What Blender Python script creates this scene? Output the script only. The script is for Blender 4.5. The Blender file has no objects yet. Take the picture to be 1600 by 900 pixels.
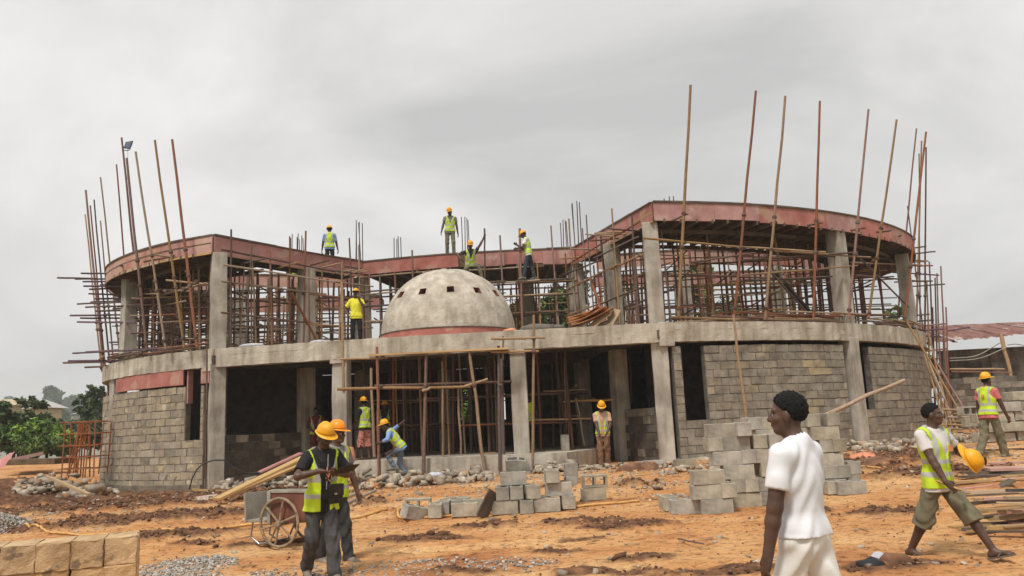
import bpy, bmesh, math, random
import numpy as np
from mathutils import Matrix, Vector
rng = np.random.default_rng(7)
random.seed(7)
sc = bpy.context.scene
COL = sc.collection

# ------------------------------------------------------------------ camera
FPX = 1256.0                                   # focal length in pixels of the 1600 px wide photograph
PITCH, ROLL = math.radians(9.85), math.radians(2.6)
EYE = np.array([0.0, 0.0, 1.65])
_f = np.array([0, math.cos(PITCH), math.sin(PITCH)])
_r0 = np.array([1.0, 0, 0]); _u0 = np.array([0, -math.sin(PITCH), math.cos(PITCH)])
_R = math.cos(ROLL) * _r0 - math.sin(ROLL) * _u0
_U = math.sin(ROLL) * _r0 + math.cos(ROLL) * _u0
cam = bpy.data.cameras.new('camera')
cam.lens = FPX / 1600 * 36; cam.sensor_width = 36
cam.clip_start = 0.1; cam.clip_end = 3000
camo = bpy.data.objects.new('camera', cam); COL.objects.link(camo)
M = Matrix.Identity(4)
for i in range(3):
    M[i][0] = _R[i]; M[i][1] = _U[i]; M[i][2] = -_f[i]; M[i][3] = EYE[i]
camo.matrix_world = M
sc.camera = camo

def ray(x, y): return _f + _R * (x - 800) / FPX - _U * (y - 450) / FPX
def P(x, y, Y):
    d = ray(x, y); return EYE + d * Y / d[1]
def Pz(x, y, z):
    d = ray(x, y); return EYE + d * (z - EYE[2]) / d[2]

# ------------------------------------------------------------------ world, sun, exposure
SUN_EL, SUN_AZ = math.radians(58), math.radians(205)      # azimuth clockwise from +Y: behind the camera, a little to the left
world = bpy.data.worlds.new('World'); sc.world = world; world.use_nodes = True
nt = world.node_tree; nt.nodes.clear()
def wn(t, **k):
    n = nt.nodes.new(t)
    for a, b in k.items(): setattr(n, a, b)
    return n
out = wn('ShaderNodeOutputWorld'); bg = wn('ShaderNodeBackground'); bg.inputs[1].default_value = 0.1
sky = wn('ShaderNodeTexSky', sky_type='NISHITA', sun_disc=False)
sky.sun_elevation = SUN_EL; sky.sun_rotation = SUN_AZ; sky.dust_density = 3.0
tc = wn('ShaderNodeTexCoord'); sep = wn('ShaderNodeSeparateXYZ')
nt.links.new(tc.outputs['Generated'], sep.inputs[0])
zz = wn('ShaderNodeMath', operation='MAXIMUM'); zz.inputs[1].default_value = 0.0
nt.links.new(sep.outputs[2], zz.inputs[0])
za = wn('ShaderNodeMath', operation='ADD'); za.inputs[1].default_value = 0.5
nt.links.new(zz.outputs[0], za.inputs[0])
dv = wn('ShaderNodeVectorMath', operation='DIVIDE')
cmb = wn('ShaderNodeCombineXYZ')
for i in range(3): nt.links.new(za.outputs[0], cmb.inputs[i])
nt.links.new(tc.outputs['Generated'], dv.inputs[0]); nt.links.new(cmb.outputs[0], dv.inputs[1])
no = wn('ShaderNodeTexNoise'); no.inputs['Scale'].default_value = 1.7; no.inputs['Detail'].default_value = 8
no.inputs['Roughness'].default_value = 0.54; no.inputs['Distortion'].default_value = 0.6
mp = wn('ShaderNodeMapping'); mp.inputs['Location'].default_value = (3.1, 1.7, 0.4); mp.inputs['Scale'].default_value = (0.9, 1.0, 1.6)
nt.links.new(dv.outputs[0], mp.inputs[0]); nt.links.new(mp.outputs[0], no.inputs['Vector'])
cr = wn('ShaderNodeValToRGB')
cr.color_ramp.elements[0].position = 0.33; cr.color_ramp.elements[0].color = (4.9, 4.83, 4.75, 1)
cr.color_ramp.elements[1].position = 0.68; cr.color_ramp.elements[1].color = (8.1, 7.95, 7.75, 1)
nt.links.new(no.outputs[0], cr.inputs[0])
mx = wn('ShaderNodeMixRGB'); mx.inputs[0].default_value = 0.93
nt.links.new(sky.outputs[0], mx.inputs[1]); nt.links.new(cr.outputs[0], mx.inputs[2])
nt.links.new(mx.outputs[0], bg.inputs[0]); nt.links.new(bg.outputs[0], out.inputs[0])
sun = bpy.data.lights.new('sun', 'SUN'); sun.energy = 2.4; sun.angle = math.radians(10); sun.color = (1, 0.96, 0.9)
suno = bpy.data.objects.new('sun', sun); COL.objects.link(suno)
sd = Vector((math.sin(SUN_AZ) * math.cos(SUN_EL), math.cos(SUN_AZ) * math.cos(SUN_EL), math.sin(SUN_EL)))
suno.rotation_euler = sd.to_track_quat('Z', 'Y').to_euler()
suno.location = sd * 60
sc.view_settings.view_transform = 'Standard'; sc.view_settings.look = 'None'
sc.view_settings.gamma = 1.0; sc.view_settings.use_curve_mapping = False
sc.view_settings.exposure = 0.3
sc.cycles.max_bounces = 4; sc.cycles.volume_bounces = 1

# ------------------------------------------------------------------ helpers: objects
WM = {}
def add(name, me, mat4=None, parent=None, label=None, cat=None, group=None, kind=None):
    o = bpy.data.objects.new(name, me); COL.objects.link(o)
    w = mat4 if mat4 is not None else Matrix.Identity(4)
    if parent is not None:
        o.parent = parent
        o.matrix_parent_inverse = WM[parent.name].inverted()
    o.matrix_basis = w
    WM[o.name] = w.copy()
    if label: o['label'] = label
    if cat: o['category'] = cat
    if group: o['group'] = group
    if kind: o['kind'] = kind
    return o
def root(name, loc, label, cat, group=None):
    o = add(name, None, Matrix.Translation(Vector(loc)), None, label, cat, group)
    o.empty_display_size = 0.2
    return o
def T(x, y=None, z=None):
    return Matrix.Translation(Vector((x, y, z)) if y is not None else Vector(x))
def RZ(a): return Matrix.Rotation(a, 4, 'Z')
def RX(a): return Matrix.Rotation(a, 4, 'X')
def RY(a): return Matrix.Rotation(a, 4, 'Y')
def SC(x, y, z): return Matrix.Diagonal((x, y, z, 1))

def npmesh(name, V, F, mats=None, midx=None, smooth=False):
    V = np.asarray(V, np.float32).reshape(-1, 3)
    me = bpy.data.meshes.new(name)
    if isinstance(F, np.ndarray):
        n, k = F.shape
        me.vertices.add(len(V)); me.vertices.foreach_set('co', V.ravel())
        me.loops.add(n * k); me.loops.foreach_set('vertex_index', F.astype(np.int32).ravel())
        me.polygons.add(n); me.polygons.foreach_set('loop_start', np.arange(0, n * k, k, dtype=np.int32))
        me.update(calc_edges=True)
    else:
        me.from_pydata(V.tolist(), [], [tuple(int(i) for i in f) for f in F])
    if mats is not None:
        for m in (mats if isinstance(mats, (list, tuple)) else [mats]): me.materials.append(m)
    if midx is not None: me.polygons.foreach_set('material_index', np.asarray(midx, np.int32))
    if smooth: me.polygons.foreach_set('use_smooth', np.ones(len(me.polygons), bool))
    me.update()
    return me

class MB:
    """collects boxes, tubes and prisms into one mesh"""
    def __init__(s): s.v = []; s.f = []; s.m = []
    def raw(s, V, F, m=0):
        b = len(s.v); s.v += [tuple(map(float, q)) for q in V]
        s.f += [tuple(i + b for i in q) for q in F]; s.m += [m] * len(F); return s
    def box(s, sx, sy, sz, mat4=None, m=0, c=(0, 0, 0)):
        V = []
        for z in (-.5, .5):
            for x, y in ((-.5, -.5), (.5, -.5), (.5, .5), (-.5, .5)):
                q = Vector((x * sx + c[0], y * sy + c[1], z * sz + c[2])); V.append(mat4 @ q if mat4 is not None else q)
        return s.raw(V, [(3, 2, 1, 0), (4, 5, 6, 7), (0, 1, 5, 4), (1, 2, 6, 5), (2, 3, 7, 6), (3, 0, 4, 7)], m)
    def tube(s, pts, r, n=6, m=0, cap=True):
        pts = [np.array(p, float) for p in pts]; rs = r if isinstance(r, (list, tuple, np.ndarray)) else [r] * len(pts)
        V = []; up = np.array([0.13, 0.21, 1.0])
        for i, p in enumerate(pts):
            d = pts[min(i + 1, len(pts) - 1)] - pts[max(i - 1, 0)]; d = d / (np.linalg.norm(d) + 1e-9)
            a = np.cross(d, up)
            if np.linalg.norm(a) < .2: a = np.cross(d, np.array([1.0, 0.2, 0]))
            a /= np.linalg.norm(a); b = np.cross(d, a)
            for k in range(n):
                t = 2 * math.pi * k / n; V.append(p + rs[i] * (a * math.cos(t) + b * math.sin(t)))
        F = []
        for i in range(len(pts) - 1):
            for k in range(n):
                k2 = (k + 1) % n; F.append((i * n + k, i * n + k2, (i + 1) * n + k2, (i + 1) * n + k))
        if cap: F.append(tuple(range(n))); F.append(tuple(reversed(range((len(pts) - 1) * n, len(pts) * n))))
        return s.raw(V, F, m)
    def prism(s, poly, z0, z1, m=0, mbot=None):
        n = len(poly); V = [(x, y, z0) for x, y in poly] + [(x, y, z1) for x, y in poly]
        s.raw(V, [tuple(range(n, 2 * n))] + [(i, (i + 1) % n, n + (i + 1) % n, n + i) for i in range(n)], m)
        b = len(s.v) - 2 * n; s.f.append(tuple(reversed(range(b, b + n)))); s.m.append(m if mbot is None else mbot)
        return s
    def mesh(s, name, mats, bevel=0, smooth=False, jit=0):
        V = np.array(s.v, float)
        if jit: V = V + rng.normal(0, jit, V.shape)
        me = npmesh(name, V, s.f, mats, s.m if len(set(s.m)) > 1 else None, smooth)
        bm = bmesh.new(); bm.from_mesh(me)
        if bevel: bmesh.ops.bevel(bm, geom=list(bm.edges), offset=bevel, segments=1, affect='EDGES', clamp_overlap=True)
        bmesh.ops.recalc_face_normals(bm, faces=bm.faces)
        bm.to_mesh(me); bm.free()
        return me

# ------------------------------------------------------------------ helpers: noise
_perm = np.random.default_rng(3).random((256, 256))
def vnoise(x, y):
    xi = np.floor(x).astype(int); yi = np.floor(y).astype(int); fx = x - xi; fy = y - yi
    fx = fx * fx * (3 - 2 * fx); fy = fy * fy * (3 - 2 * fy)
    g = lambda a, b: _perm[a & 255, b & 255]
    return (g(xi, yi) * (1 - fx) + g(xi + 1, yi) * fx) * (1 - fy) + (g(xi, yi + 1) * (1 - fx) + g(xi + 1, yi + 1) * fx) * fy
def fbm(x, y, oct=4, gain=.5):
    s = 0; a = 1; n = 0
    for i in range(oct):
        s = s + a * vnoise(x * 2 ** i + 17.3 * i, y * 2 ** i + 5.1 * i); n += a; a *= gain
    return s / n
def sstep(a, b, x):
    t = np.clip((x - a) / (b - a), 0, 1); return t * t * (3 - 2 * t)

# ------------------------------------------------------------------ helpers: materials
def pmat(name, c1, c2=None, scale=4, rough=.85, bump=.0, bscale=40, rand=0, c3=None, stretch=None, spec=.3, coord='Position',
         lo=.35, hi=.65, streak=0, metal=0, coat=0, detail=6, bdist=.01, sss=0, speck=None, island=0):
    m = bpy.data.materials.new(name); m.use_nodes = True; t = m.node_tree; b = t.nodes['Principled BSDF']
    N = t.nodes.new; L = t.links.new
    b.inputs['Roughness'].default_value = rough; b.inputs['Specular IOR Level'].default_value = spec
    b.inputs['Metallic'].default_value = metal; b.inputs['Coat Weight'].default_value = coat
    if coord == 'Position': src = N('ShaderNodeNewGeometry').outputs['Position']
    else: src = N('ShaderNodeTexCoord').outputs[coord]
    if stretch:
        mp = N('ShaderNodeMapping'); mp.inputs['Scale'].default_value = stretch; L(src, mp.inputs[0]); src2 = mp.outputs[0]
    else: src2 = src
    def rgb(c): return (c[0], c[1], c[2], 1)
    col = None
    if c2 is None: c2 = tuple(v * .8 for v in c1)
    nz = N('ShaderNodeTexNoise'); nz.inputs['Scale'].default_value = scale; nz.inputs['Detail'].default_value = detail; nz.inputs['Roughness'].default_value = .6
    L(src2, nz.inputs['Vector'])
    rp = N('ShaderNodeValToRGB'); e = rp.color_ramp.elements
    e[0].position = lo; e[0].color = rgb(c2); e[1].position = hi; e[1].color = rgb(c1)
    if c3: q = e.new((lo + hi) / 2 + .03); q.color = rgb(c3)
    L(nz.outputs[0], rp.inputs[0]); col = rp.outputs[0]
    if streak:
        mp = N('ShaderNodeMapping'); mp.inputs['Scale'].default_value = (3.2, 3.2, .5); L(src, mp.inputs[0])
        n2 = N('ShaderNodeTexNoise'); n2.inputs['Scale'].default_value = 1.6; n2.inputs['Detail'].default_value = 5; L(mp.outputs[0], n2.inputs['Vector'])
        r2 = N('ShaderNodeValToRGB'); r2.color_ramp.elements[0].position = .33; r2.color_ramp.elements[1].position = .58
        r2.color_ramp.elements[0].color = (.52, .46, .38, 1); r2.color_ramp.elements[1].color = (1, 1, 1, 1); L(n2.outputs[0], r2.inputs[0])
        mm = N('ShaderNodeMixRGB'); mm.blend_type = 'MULTIPLY'; mm.inputs[0].default_value = streak; L(col, mm.inputs[1]); L(r2.outputs[0], mm.inputs[2]); col = mm.outputs[0]
    if speck:
        n4 = N('ShaderNodeTexNoise'); n4.inputs['Scale'].default_value = speck[1]; n4.inputs['Detail'].default_value = 3; L(src, n4.inputs['Vector'])
        r4 = N('ShaderNodeValToRGB'); r4.color_ramp.elements[0].position = speck[2]; r4.color_ramp.elements[1].position = speck[2] + .05; L(n4.outputs[0], r4.inputs[0])
        m4 = N('ShaderNodeMixRGB'); m4.inputs[2].default_value = rgb(speck[0]); L(r4.outputs[0], m4.inputs[0]); L(col, m4.inputs[1]); col = m4.outputs[0]
    if island:
        hs = N('ShaderNodeHueSaturation'); mr = N('ShaderNodeMapRange'); mr.inputs[3].default_value = 1 - island; mr.inputs[4].default_value = 1 + island
        L(N('ShaderNodeNewGeometry').outputs['Random Per Island'], mr.inputs[0]); L(mr.outputs[0], hs.inputs['Value']); L(col, hs.inputs['Color']); col = hs.outputs[0]
    if rand:
        oi = N('ShaderNodeObjectInfo'); hs = N('ShaderNodeHueSaturation')
        mr = N('ShaderNodeMapRange'); mr.inputs[3].default_value = 1 - rand; mr.inputs[4].default_value = 1 + rand; L(oi.outputs['Random'], mr.inputs[0]); L(mr.outputs[0], hs.inputs['Value'])
        ms = N('ShaderNodeMath'); ms.operation = 'MULTIPLY'; ms.inputs[1].default_value = 7.31; L(oi.outputs['Random'], ms.inputs[0])
        fr = N('ShaderNodeMath'); fr.operation = 'FRACT'; L(ms.outputs[0], fr.inputs[0])
        m3 = N('ShaderNodeMapRange'); m3.inputs[3].default_value = 1 - rand * 1.3; m3.inputs[4].default_value = 1 + rand * 1.3; L(fr.outputs[0], m3.inputs[0]); L(m3.outputs[0], hs.inputs['Saturation'])
        L(col, hs.inputs['Color']); col = hs.outputs[0]
    L(col, b.inputs['Base Color'])
    if bump:
        n3 = N('ShaderNodeTexNoise'); n3.inputs['Scale'].default_value = bscale; n3.inputs['Detail'].default_value = 6; n3.inputs['Roughness'].default_value = .65; L(src2, n3.inputs['Vector'])
        bp = N('ShaderNodeBump'); bp.inputs['Strength'].default_value = bump; bp.inputs['Distance'].default_value = bdist; L(n3.outputs[0], bp.inputs['Height']); L(bp.outputs[0], b.inputs['Normal'])
    if sss: b.inputs['Subsurface Weight'].default_value = sss
    return m

MAT = {}
MAT['concrete'] = pmat('concrete', (.60, .55, .455), (.38, .335, .27), .9, .9, .6, 12, streak=.7, bdist=.03)
MAT['column'] = pmat('column_concrete', (.52, .48, .41), (.31, .28, .235), 1.3, .9, .5, 10, streak=.6, bdist=.02)
MAT['dome'] = pmat('dome_plaster', (.58, .52, .43), (.39, .345, .28), 2.6, .95, .9, 5, c3=(.50, .45, .37), bdist=.06, streak=.45)
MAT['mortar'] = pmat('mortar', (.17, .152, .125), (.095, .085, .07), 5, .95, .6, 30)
MAT['block'] = pmat('wall_block', (.31, .273, .21), (.17, .149, .115), 3.2, .95, .8, 30, rand=.11, speck=((.33, .28, .205), 2.1, .62), bdist=.02)
MAT['block_dark'] = pmat('wall_block_dark_and_shade', (.13, .112, .09), (.07, .06, .05), 3, .95, .6, 38, rand=.2)  # near-black: interior shade put into the colour; also scattered dark boundary blocks
MAT['block_left'] = pmat('wall_block_dusty', (.40, .33, .235), (.25, .208, .15), 2.6, .95, .9, 26, rand=.12, speck=((.50, .42, .29), 2.4, .63), bdist=.025)
MAT['mortar_left'] = pmat('mortar_dusty', (.23, .192, .14), (.13, .11, .08), 4, .95, .9, 26, bdist=.025)
MAT['block_tan'] = pmat('wall_block_tan', (.39, .325, .225), (.25, .21, .15), 2.6, .95, .6, 38, rand=.26)
MAT['loose'] = pmat('loose_block', (.43, .39, .31), (.25, .228, .185), 5, .95, .7, 60, rand=.22, coord='Object')
MAT['sandblock'] = pmat('sand_block', (.64, .435, .23), (.44, .29, .15), 5, .97, .7, 45, rand=.1, speck=((.24, .165, .10), 6, .60), streak=.5, bdist=.02)
MAT['form'] = pmat('red_formwork', (.46, .22, .185), (.33, .135, .115), 2.2, .75, .25, 30, rand=.14, speck=((.44, .27, .21), 1.6, .58))
MAT['formtan'] = pmat('faded_formwork', (.52, .33, .25), (.43, .21, .17), 2.0, .8, .25, 30, rand=.12)
MAT['timber'] = pmat('raw_timber', (.52, .36, .19), (.33, .22, .115), 3, .8, .35, 22, rand=.2, stretch=(1, 8, 8), coord='Object')
MAT['timberdark'] = pmat('weathered_timber', (.17, .125, .085), (.085, .06, .042), 3, .85, .4, 22, rand=.25)
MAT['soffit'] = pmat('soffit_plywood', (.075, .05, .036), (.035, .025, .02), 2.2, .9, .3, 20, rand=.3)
MAT['pole_red'] = pmat('pole_reddish', (.29, .135, .09), (.14, .07, .048), 6, .75, .3, 40, rand=.25, coord='Object', stretch=(1, 1, 6))
MAT['pole_tan'] = pmat('pole_tan', (.40, .27, .16), (.20, .13, .075), 6, .8, .3, 40, rand=.22, coord='Object', stretch=(1, 1, 6))
MAT['pole_dark'] = pmat('pole_dark', (.15, .095, .07), (.07, .045, .037), 6, .8, .3, 40, rand=.3, coord='Object', stretch=(1, 1, 6))
MAT['pole_purple'] = pmat('pole_purple', (.16, .085, .13), (.08, .045, .075), 6, .6, .2, 40, rand=.2, coord='Object', stretch=(1, 1, 6))
MAT['rebar'] = pmat('rebar_steel', (.12, .075, .07), (.07, .045, .045), 9, .7, .2, 60, rand=.15)
MAT['rust'] = pmat('rusty_rebar', (.36, .13, .055), (.22, .075, .035), 9, .8, .3, 60, rand=.1)
MAT['stone'] = pmat('rubble_stone', (.46, .39, .30), (.24, .20, .15), 5, .95, .8, 30, speck=((.40, .22, .10), 2.4, .58), island=.38)
MAT['gravel'] = pmat('gravel_stone', (.48, .45, .39), (.24, .225, .20), 14, .95, .3, 60, island=.4)
MAT['clod'] = pmat('mud_clod', (.21, .105, .055), (.085, .042, .024), 5, .97, .8, 45, speck=((.36, .18, .075), 3.0, .6), island=.3)
MAT['skin'] = pmat('dark_skin', (.105, .055, .036), (.07, .036, .024), 9, .5, .1, 60, spec=.4)
MAT['skin2'] = pmat('brown_skin', (.13, .068, .042), (.085, .043, .028), 9, .5, .1, 60, spec=.4)
MAT['hair'] = pmat('black_hair', (.012, .011, .010), (.005, .005, .005), 30, .9, 1.0, 120, bdist=.01)
MAT['vest'] = pmat('hi_vis_fabric', (.58, .76, .025), (.40, .55, .03), 6, .8, .35, 25, bdist=.015)
MAT['vesty'] = pmat('yellow_vest_fabric', (.76, .72, .05), (.66, .61, .04), 5, .75, .35, 25, bdist=.02)
MAT['reflect'] = pmat('reflective_tape', (.47, .47, .43), (.36, .36, .33), 12, .4, .2, 40)
MAT['helmet'] = pmat('helmet_plastic', (.88, .42, .01), (.68, .31, .012), 9, .45, .05, 60, spec=.4)
MAT['helmeto'] = pmat('helmet_plastic_orange', (.86, .29, .01), (.74, .24, .01), 8, .38, .05, 60, spec=.4)
MAT['eye'] = pmat('eye_white', (.55, .5, .45), rough=.3)
MAT['lip'] = pmat('lip', (.10, .045, .036), rough=.5)
def cloth(name, c, k=.7, **kw): MAT[name] = pmat(name, c, tuple(v * k for v in c), kw.pop('scale', 7), .88, .25, 30, bdist=.008, **kw)
cloth('black_cotton', (.022, .022, .024)); cloth('grey_denim', (.085, .085, .085), .45, scale=9); cloth('blue_denim', (.20, .25, .31), .6, scale=9)
cloth('dark_denim', (.055, .07, .09), .5, scale=9); cloth('white_cotton', (.78, .78, .80), .93); cloth('cream_cotton', (.76, .735, .68), .92)
cloth('olive_cotton', (.185, .165, .105), .7); cloth('peach_cotton', (.55, .34, .22), .8); cloth('brown_print', (.28, .15, .085), .4, scale=14)
cloth('sky_blue_cotton', (.22, .34, .62), .8); cloth('grey_cotton', (.24, .235, .22), .6); cloth('black_trouser', (.012, .012, .014))
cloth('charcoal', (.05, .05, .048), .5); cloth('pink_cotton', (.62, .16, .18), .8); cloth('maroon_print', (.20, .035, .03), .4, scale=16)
MAT['pink_print'] = pmat('pink_spotted_print', (.62, .26, .20), (.55, .22, .17), 8, .9, .3, 25, speck=((.06, .02, .025), 22, .56))
MAT['stripe_shirt'] = pmat('pale_striped_cotton', (.66, .63, .60), (.58, .55, .53), 7, .9, .4, 25)
MAT['leather'] = pmat('dark_leather', (.025, .02, .018), (.014, .011, .01), 12, .6, .3, 60)
MAT['sandal'] = pmat('dusty_sandal', (.16, .13, .10), (.10, .08, .06), 12, .8, .3, 60)
MAT['shoe'] = pmat('dusty_shoe', (.27, .22, .17), (.13, .11, .09), 9, .8, .3, 60)
MAT['plastic_black'] = pmat('black_plastic', (.02, .02, .022), rough=.35)
MAT['steel'] = pmat('worn_steel', (.45, .44, .42), (.30, .29, .28), 12, .4, .2, 60, metal=.7)
MAT['tin'] = pmat('rusty_roof_sheet', (.25, .115, .09), (.15, .075, .06), 2.4, .7, .2, 30, speck=((.42, .30, .26), 2, .62))
MAT['oldwall'] = pmat('stained_wall', (.19, .165, .13), (.05, .045, .036), 1.3, .95, .5, 22, streak=.8)
MAT['tyre'] = pmat('dusty_wheel', (.36, .27, .17), (.17, .125, .085), 14, .8, .3, 50)
MAT['cartgrey'] = pmat('grey_board', (.36, .33, .27), (.24, .215, .175), 5, .85, .4, 30)
MAT['cartred'] = pmat('red_brown_board', (.22, .085, .055), (.13, .05, .035), 5, .8, .3, 30)
MAT['hose'] = pmat('orange_hose', (.68, .40, .13), (.5, .28, .09), 9, .6)
MAT['plasticbag'] = pmat('woven_sack', (.56, .56, .58), (.38, .38, .42), 8, .7, .5, 20)
MAT['salmon'] = pmat('salmon_plastic', (.72, .30, .17), (.50, .18, .10), 8, .6, .5, 20)
# ------------------------------------------------------------------ ground
def gz(x, y):
    x = np.asarray(x, float); y = np.asarray(y, float)
    b = sstep(7.5, 20.5, y) * np.clip(.42 + .024 * x, .1, .8)
    b = b + sstep(-13.0, -16.5, x) * sstep(20, 28, y) * .55 + sstep(-12.5, -19, x) * sstep(26, 38, y) * .35
    b = b - sstep(46, 90, y) * 9.0
    return b
def gzz(x, y): return float(gz(x, y))
def hit(px, py):
    z = .15
    for _ in range(30):
        q = Pz(px, py, z)
        if q[1] < 0 or q[1] > 40: q = P(px, py, 40)
        z = .6 * z + .4 * float(gz(q[0], q[1]))
    return Pz(px, py, z) if 0 < q[1] < 40 else q
mud_spots = []                                 # (x, y, rx, ry, strength) of churned dark soil 
for px, py, rx, ry, s in [(60, 765, 3.6, 1.8, 1.15), (190, 792, 3.2, 1.3, 1.2), (300, 780, 3.0, 1.5, 1.2), (110, 785, 3.0, 1.4, 1.15), (240, 812, 2.0, .7, 1.1), (60, 800, 2.2, 1.0, 1.1), (20, 775, 2.4, 1.5, 1.1), (360, 772, 2, 1.2, 1.1), (290, 765, 2, 1.0, 1.0), (150, 775, 2.6, 1.2, 1.1),
                          (390, 770, 1.2, .7, 1), (270, 838, 1.6, .5, .82), (420, 850, .9, .3, .75), (150, 820, 2, .7, .9), (560, 790, 1.2, .6, .7), (1240, 800, 1, .4, .7), (480, 780, 1.5, .8, .75), (980, 760, 1.2, .7, .75), (860, 760, 1.2, .6, .7), (1450, 740, 1.5, .8, .8), (45, 828, 1.0, .5, .9), (665, 842, 1.0, .42, .9), (765, 823, .9, .3, .9), (900, 818, 1.1, .4, 1), (975, 822, 1.0, .35, .95), (920, 843, .5, .22, .8),
                          (880, 862, .7, .22, .8), (1010, 872, .7, .3, .8), (1130, 893, 1.0, .35, .9), (1000, 893, .6, .25, .8), (920, 893, .6, .22, .8), (640, 803, .5, .3, .8), (1420, 715, 1.6, 1.2, .8), (1340, 728, 1.2, .9, .8),
                          (1385, 800, .8, .35, .8), (1400, 885, .7, .2, .8), (990, 735, .8, .6, .8), (300, 850, .6, .2, .6), (1110, 842, .8, .3, .6), (520, 820, .7, .3, .6), (720, 895, .8, .3, .7), (600, 870, .7, .25, .6)]:
    q = hit(px, py); k_ = .84 if 500 < px < 1300 else 1; mud_spots.append((q[0], q[1], rx * k_, ry * k_, s * k_))
def mudmask(x, y):
    w = np.zeros_like(x)
    for a, b, rx, ry, s in mud_spots:
        w = np.maximum(w, s * np.exp(-(((x - a) / rx) ** 2 + ((y - b) / ry) ** 2) * .8))
    n = fbm(x * 1.1, y * 1.6, 4)
    n2 = fbm(x * 4.3 + 9, y * 5.2 + 3, 3)
    return sstep(.40, .60, w * .66 + n * .30 + n2 * .34 - .13)
def relief(x, y, m):
    c1 = fbm(x * 3.1, y * 3.1, 3); c2 = np.abs(fbm(x * 8.5 + 4, y * 8.5, 3) - .5) * 2; c3 = fbm(x * 24, y * 24 + 8, 2)
    h = m * (.16 * (c1 - .3) + .13 * (1 - c2) * c1 + .045 * (c3 - .5)) * (.3 + .7 * sstep(11, 15.5, y))
    h = h + .05 * (fbm(x * .7, y * 1.3 + 40, 3) - .5) + .03 * (fbm(x * 4, y * 6, 3) - .5) + .012 * (fbm(x * 13, y * 13 + 3, 2) - .5) + .006 * (c3 - .5)
    return h
ny, nx = 660, 720
yy = 3.5 * (50 / 3.5) ** (np.linspace(0, 1, ny)); uu = np.linspace(-1, 1, nx); uu = np.sign(uu) * np.abs(uu) ** 1.1 * .86
GX = yy[:, None] * uu[None, :] + 0 * yy[:, None]; GY = np.repeat(yy[:, None], nx, 1)
GM = mudmask(GX, GY); GZ = gz(GX, GY) + relief(GX, GY, GM)
for k in range(420):                           # footprints and dents
    fy = 6.5 + 13 * rng.random() ** 1.3; fx = rng.uniform(-.62, .66) * fy; a_ = rng.uniform(0, 3.1); i0, i1 = np.searchsorted(yy, (fy - .3, fy + .3)); s_ = slice(i0, i1)
    dx = (GX[s_] - fx); dy = (GY[s_] - fy); u_ = dx * math.cos(a_) + dy * math.sin(a_); v_ = dy * math.cos(a_) - dx * math.sin(a_); r2 = (u_ / .14) ** 2 + (v_ / .055) ** 2
    GZ[s_] += -.022 * np.exp(-r2 ** 2) + .010 * np.exp(-(np.sqrt(r2) - 1.35) ** 2 * 9)
for x0, y0, sl_, cv, wd in ((-6, 10.6, .10, .010, .5), (-2, 12.3, -.06, .008, .5), (2, 9.2, .05, -.012, .55), (-8, 15.2, .03, .004, .5), (5, 11.6, .02, -.01, .5)):   # wheel ruts
    for o_ in (-wd / 2, wd / 2):
        yc = y0 + o_ + sl_ * (GX - x0) + cv * (GX - x0) ** 2 + .08 * np.sin(GX * 1.7 + y0); d_ = (GY - yc) / .06
        GZ += (-.026 * np.exp(-d_ ** 2) + .013 * np.exp(-(np.abs(d_) - 1.9) ** 2)) * sstep(9, 6, np.abs(GX - x0)) * (.4 + .8 * vnoise(GX * 2.3, GY * 2.3))
idx = np.arange(ny * nx).reshape(ny, nx)
Fq = np.stack([idx[:-1, :-1], idx[:-1, 1:], idx[1:, 1:], idx[1:, :-1]], -1).reshape(-1, 4)
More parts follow.
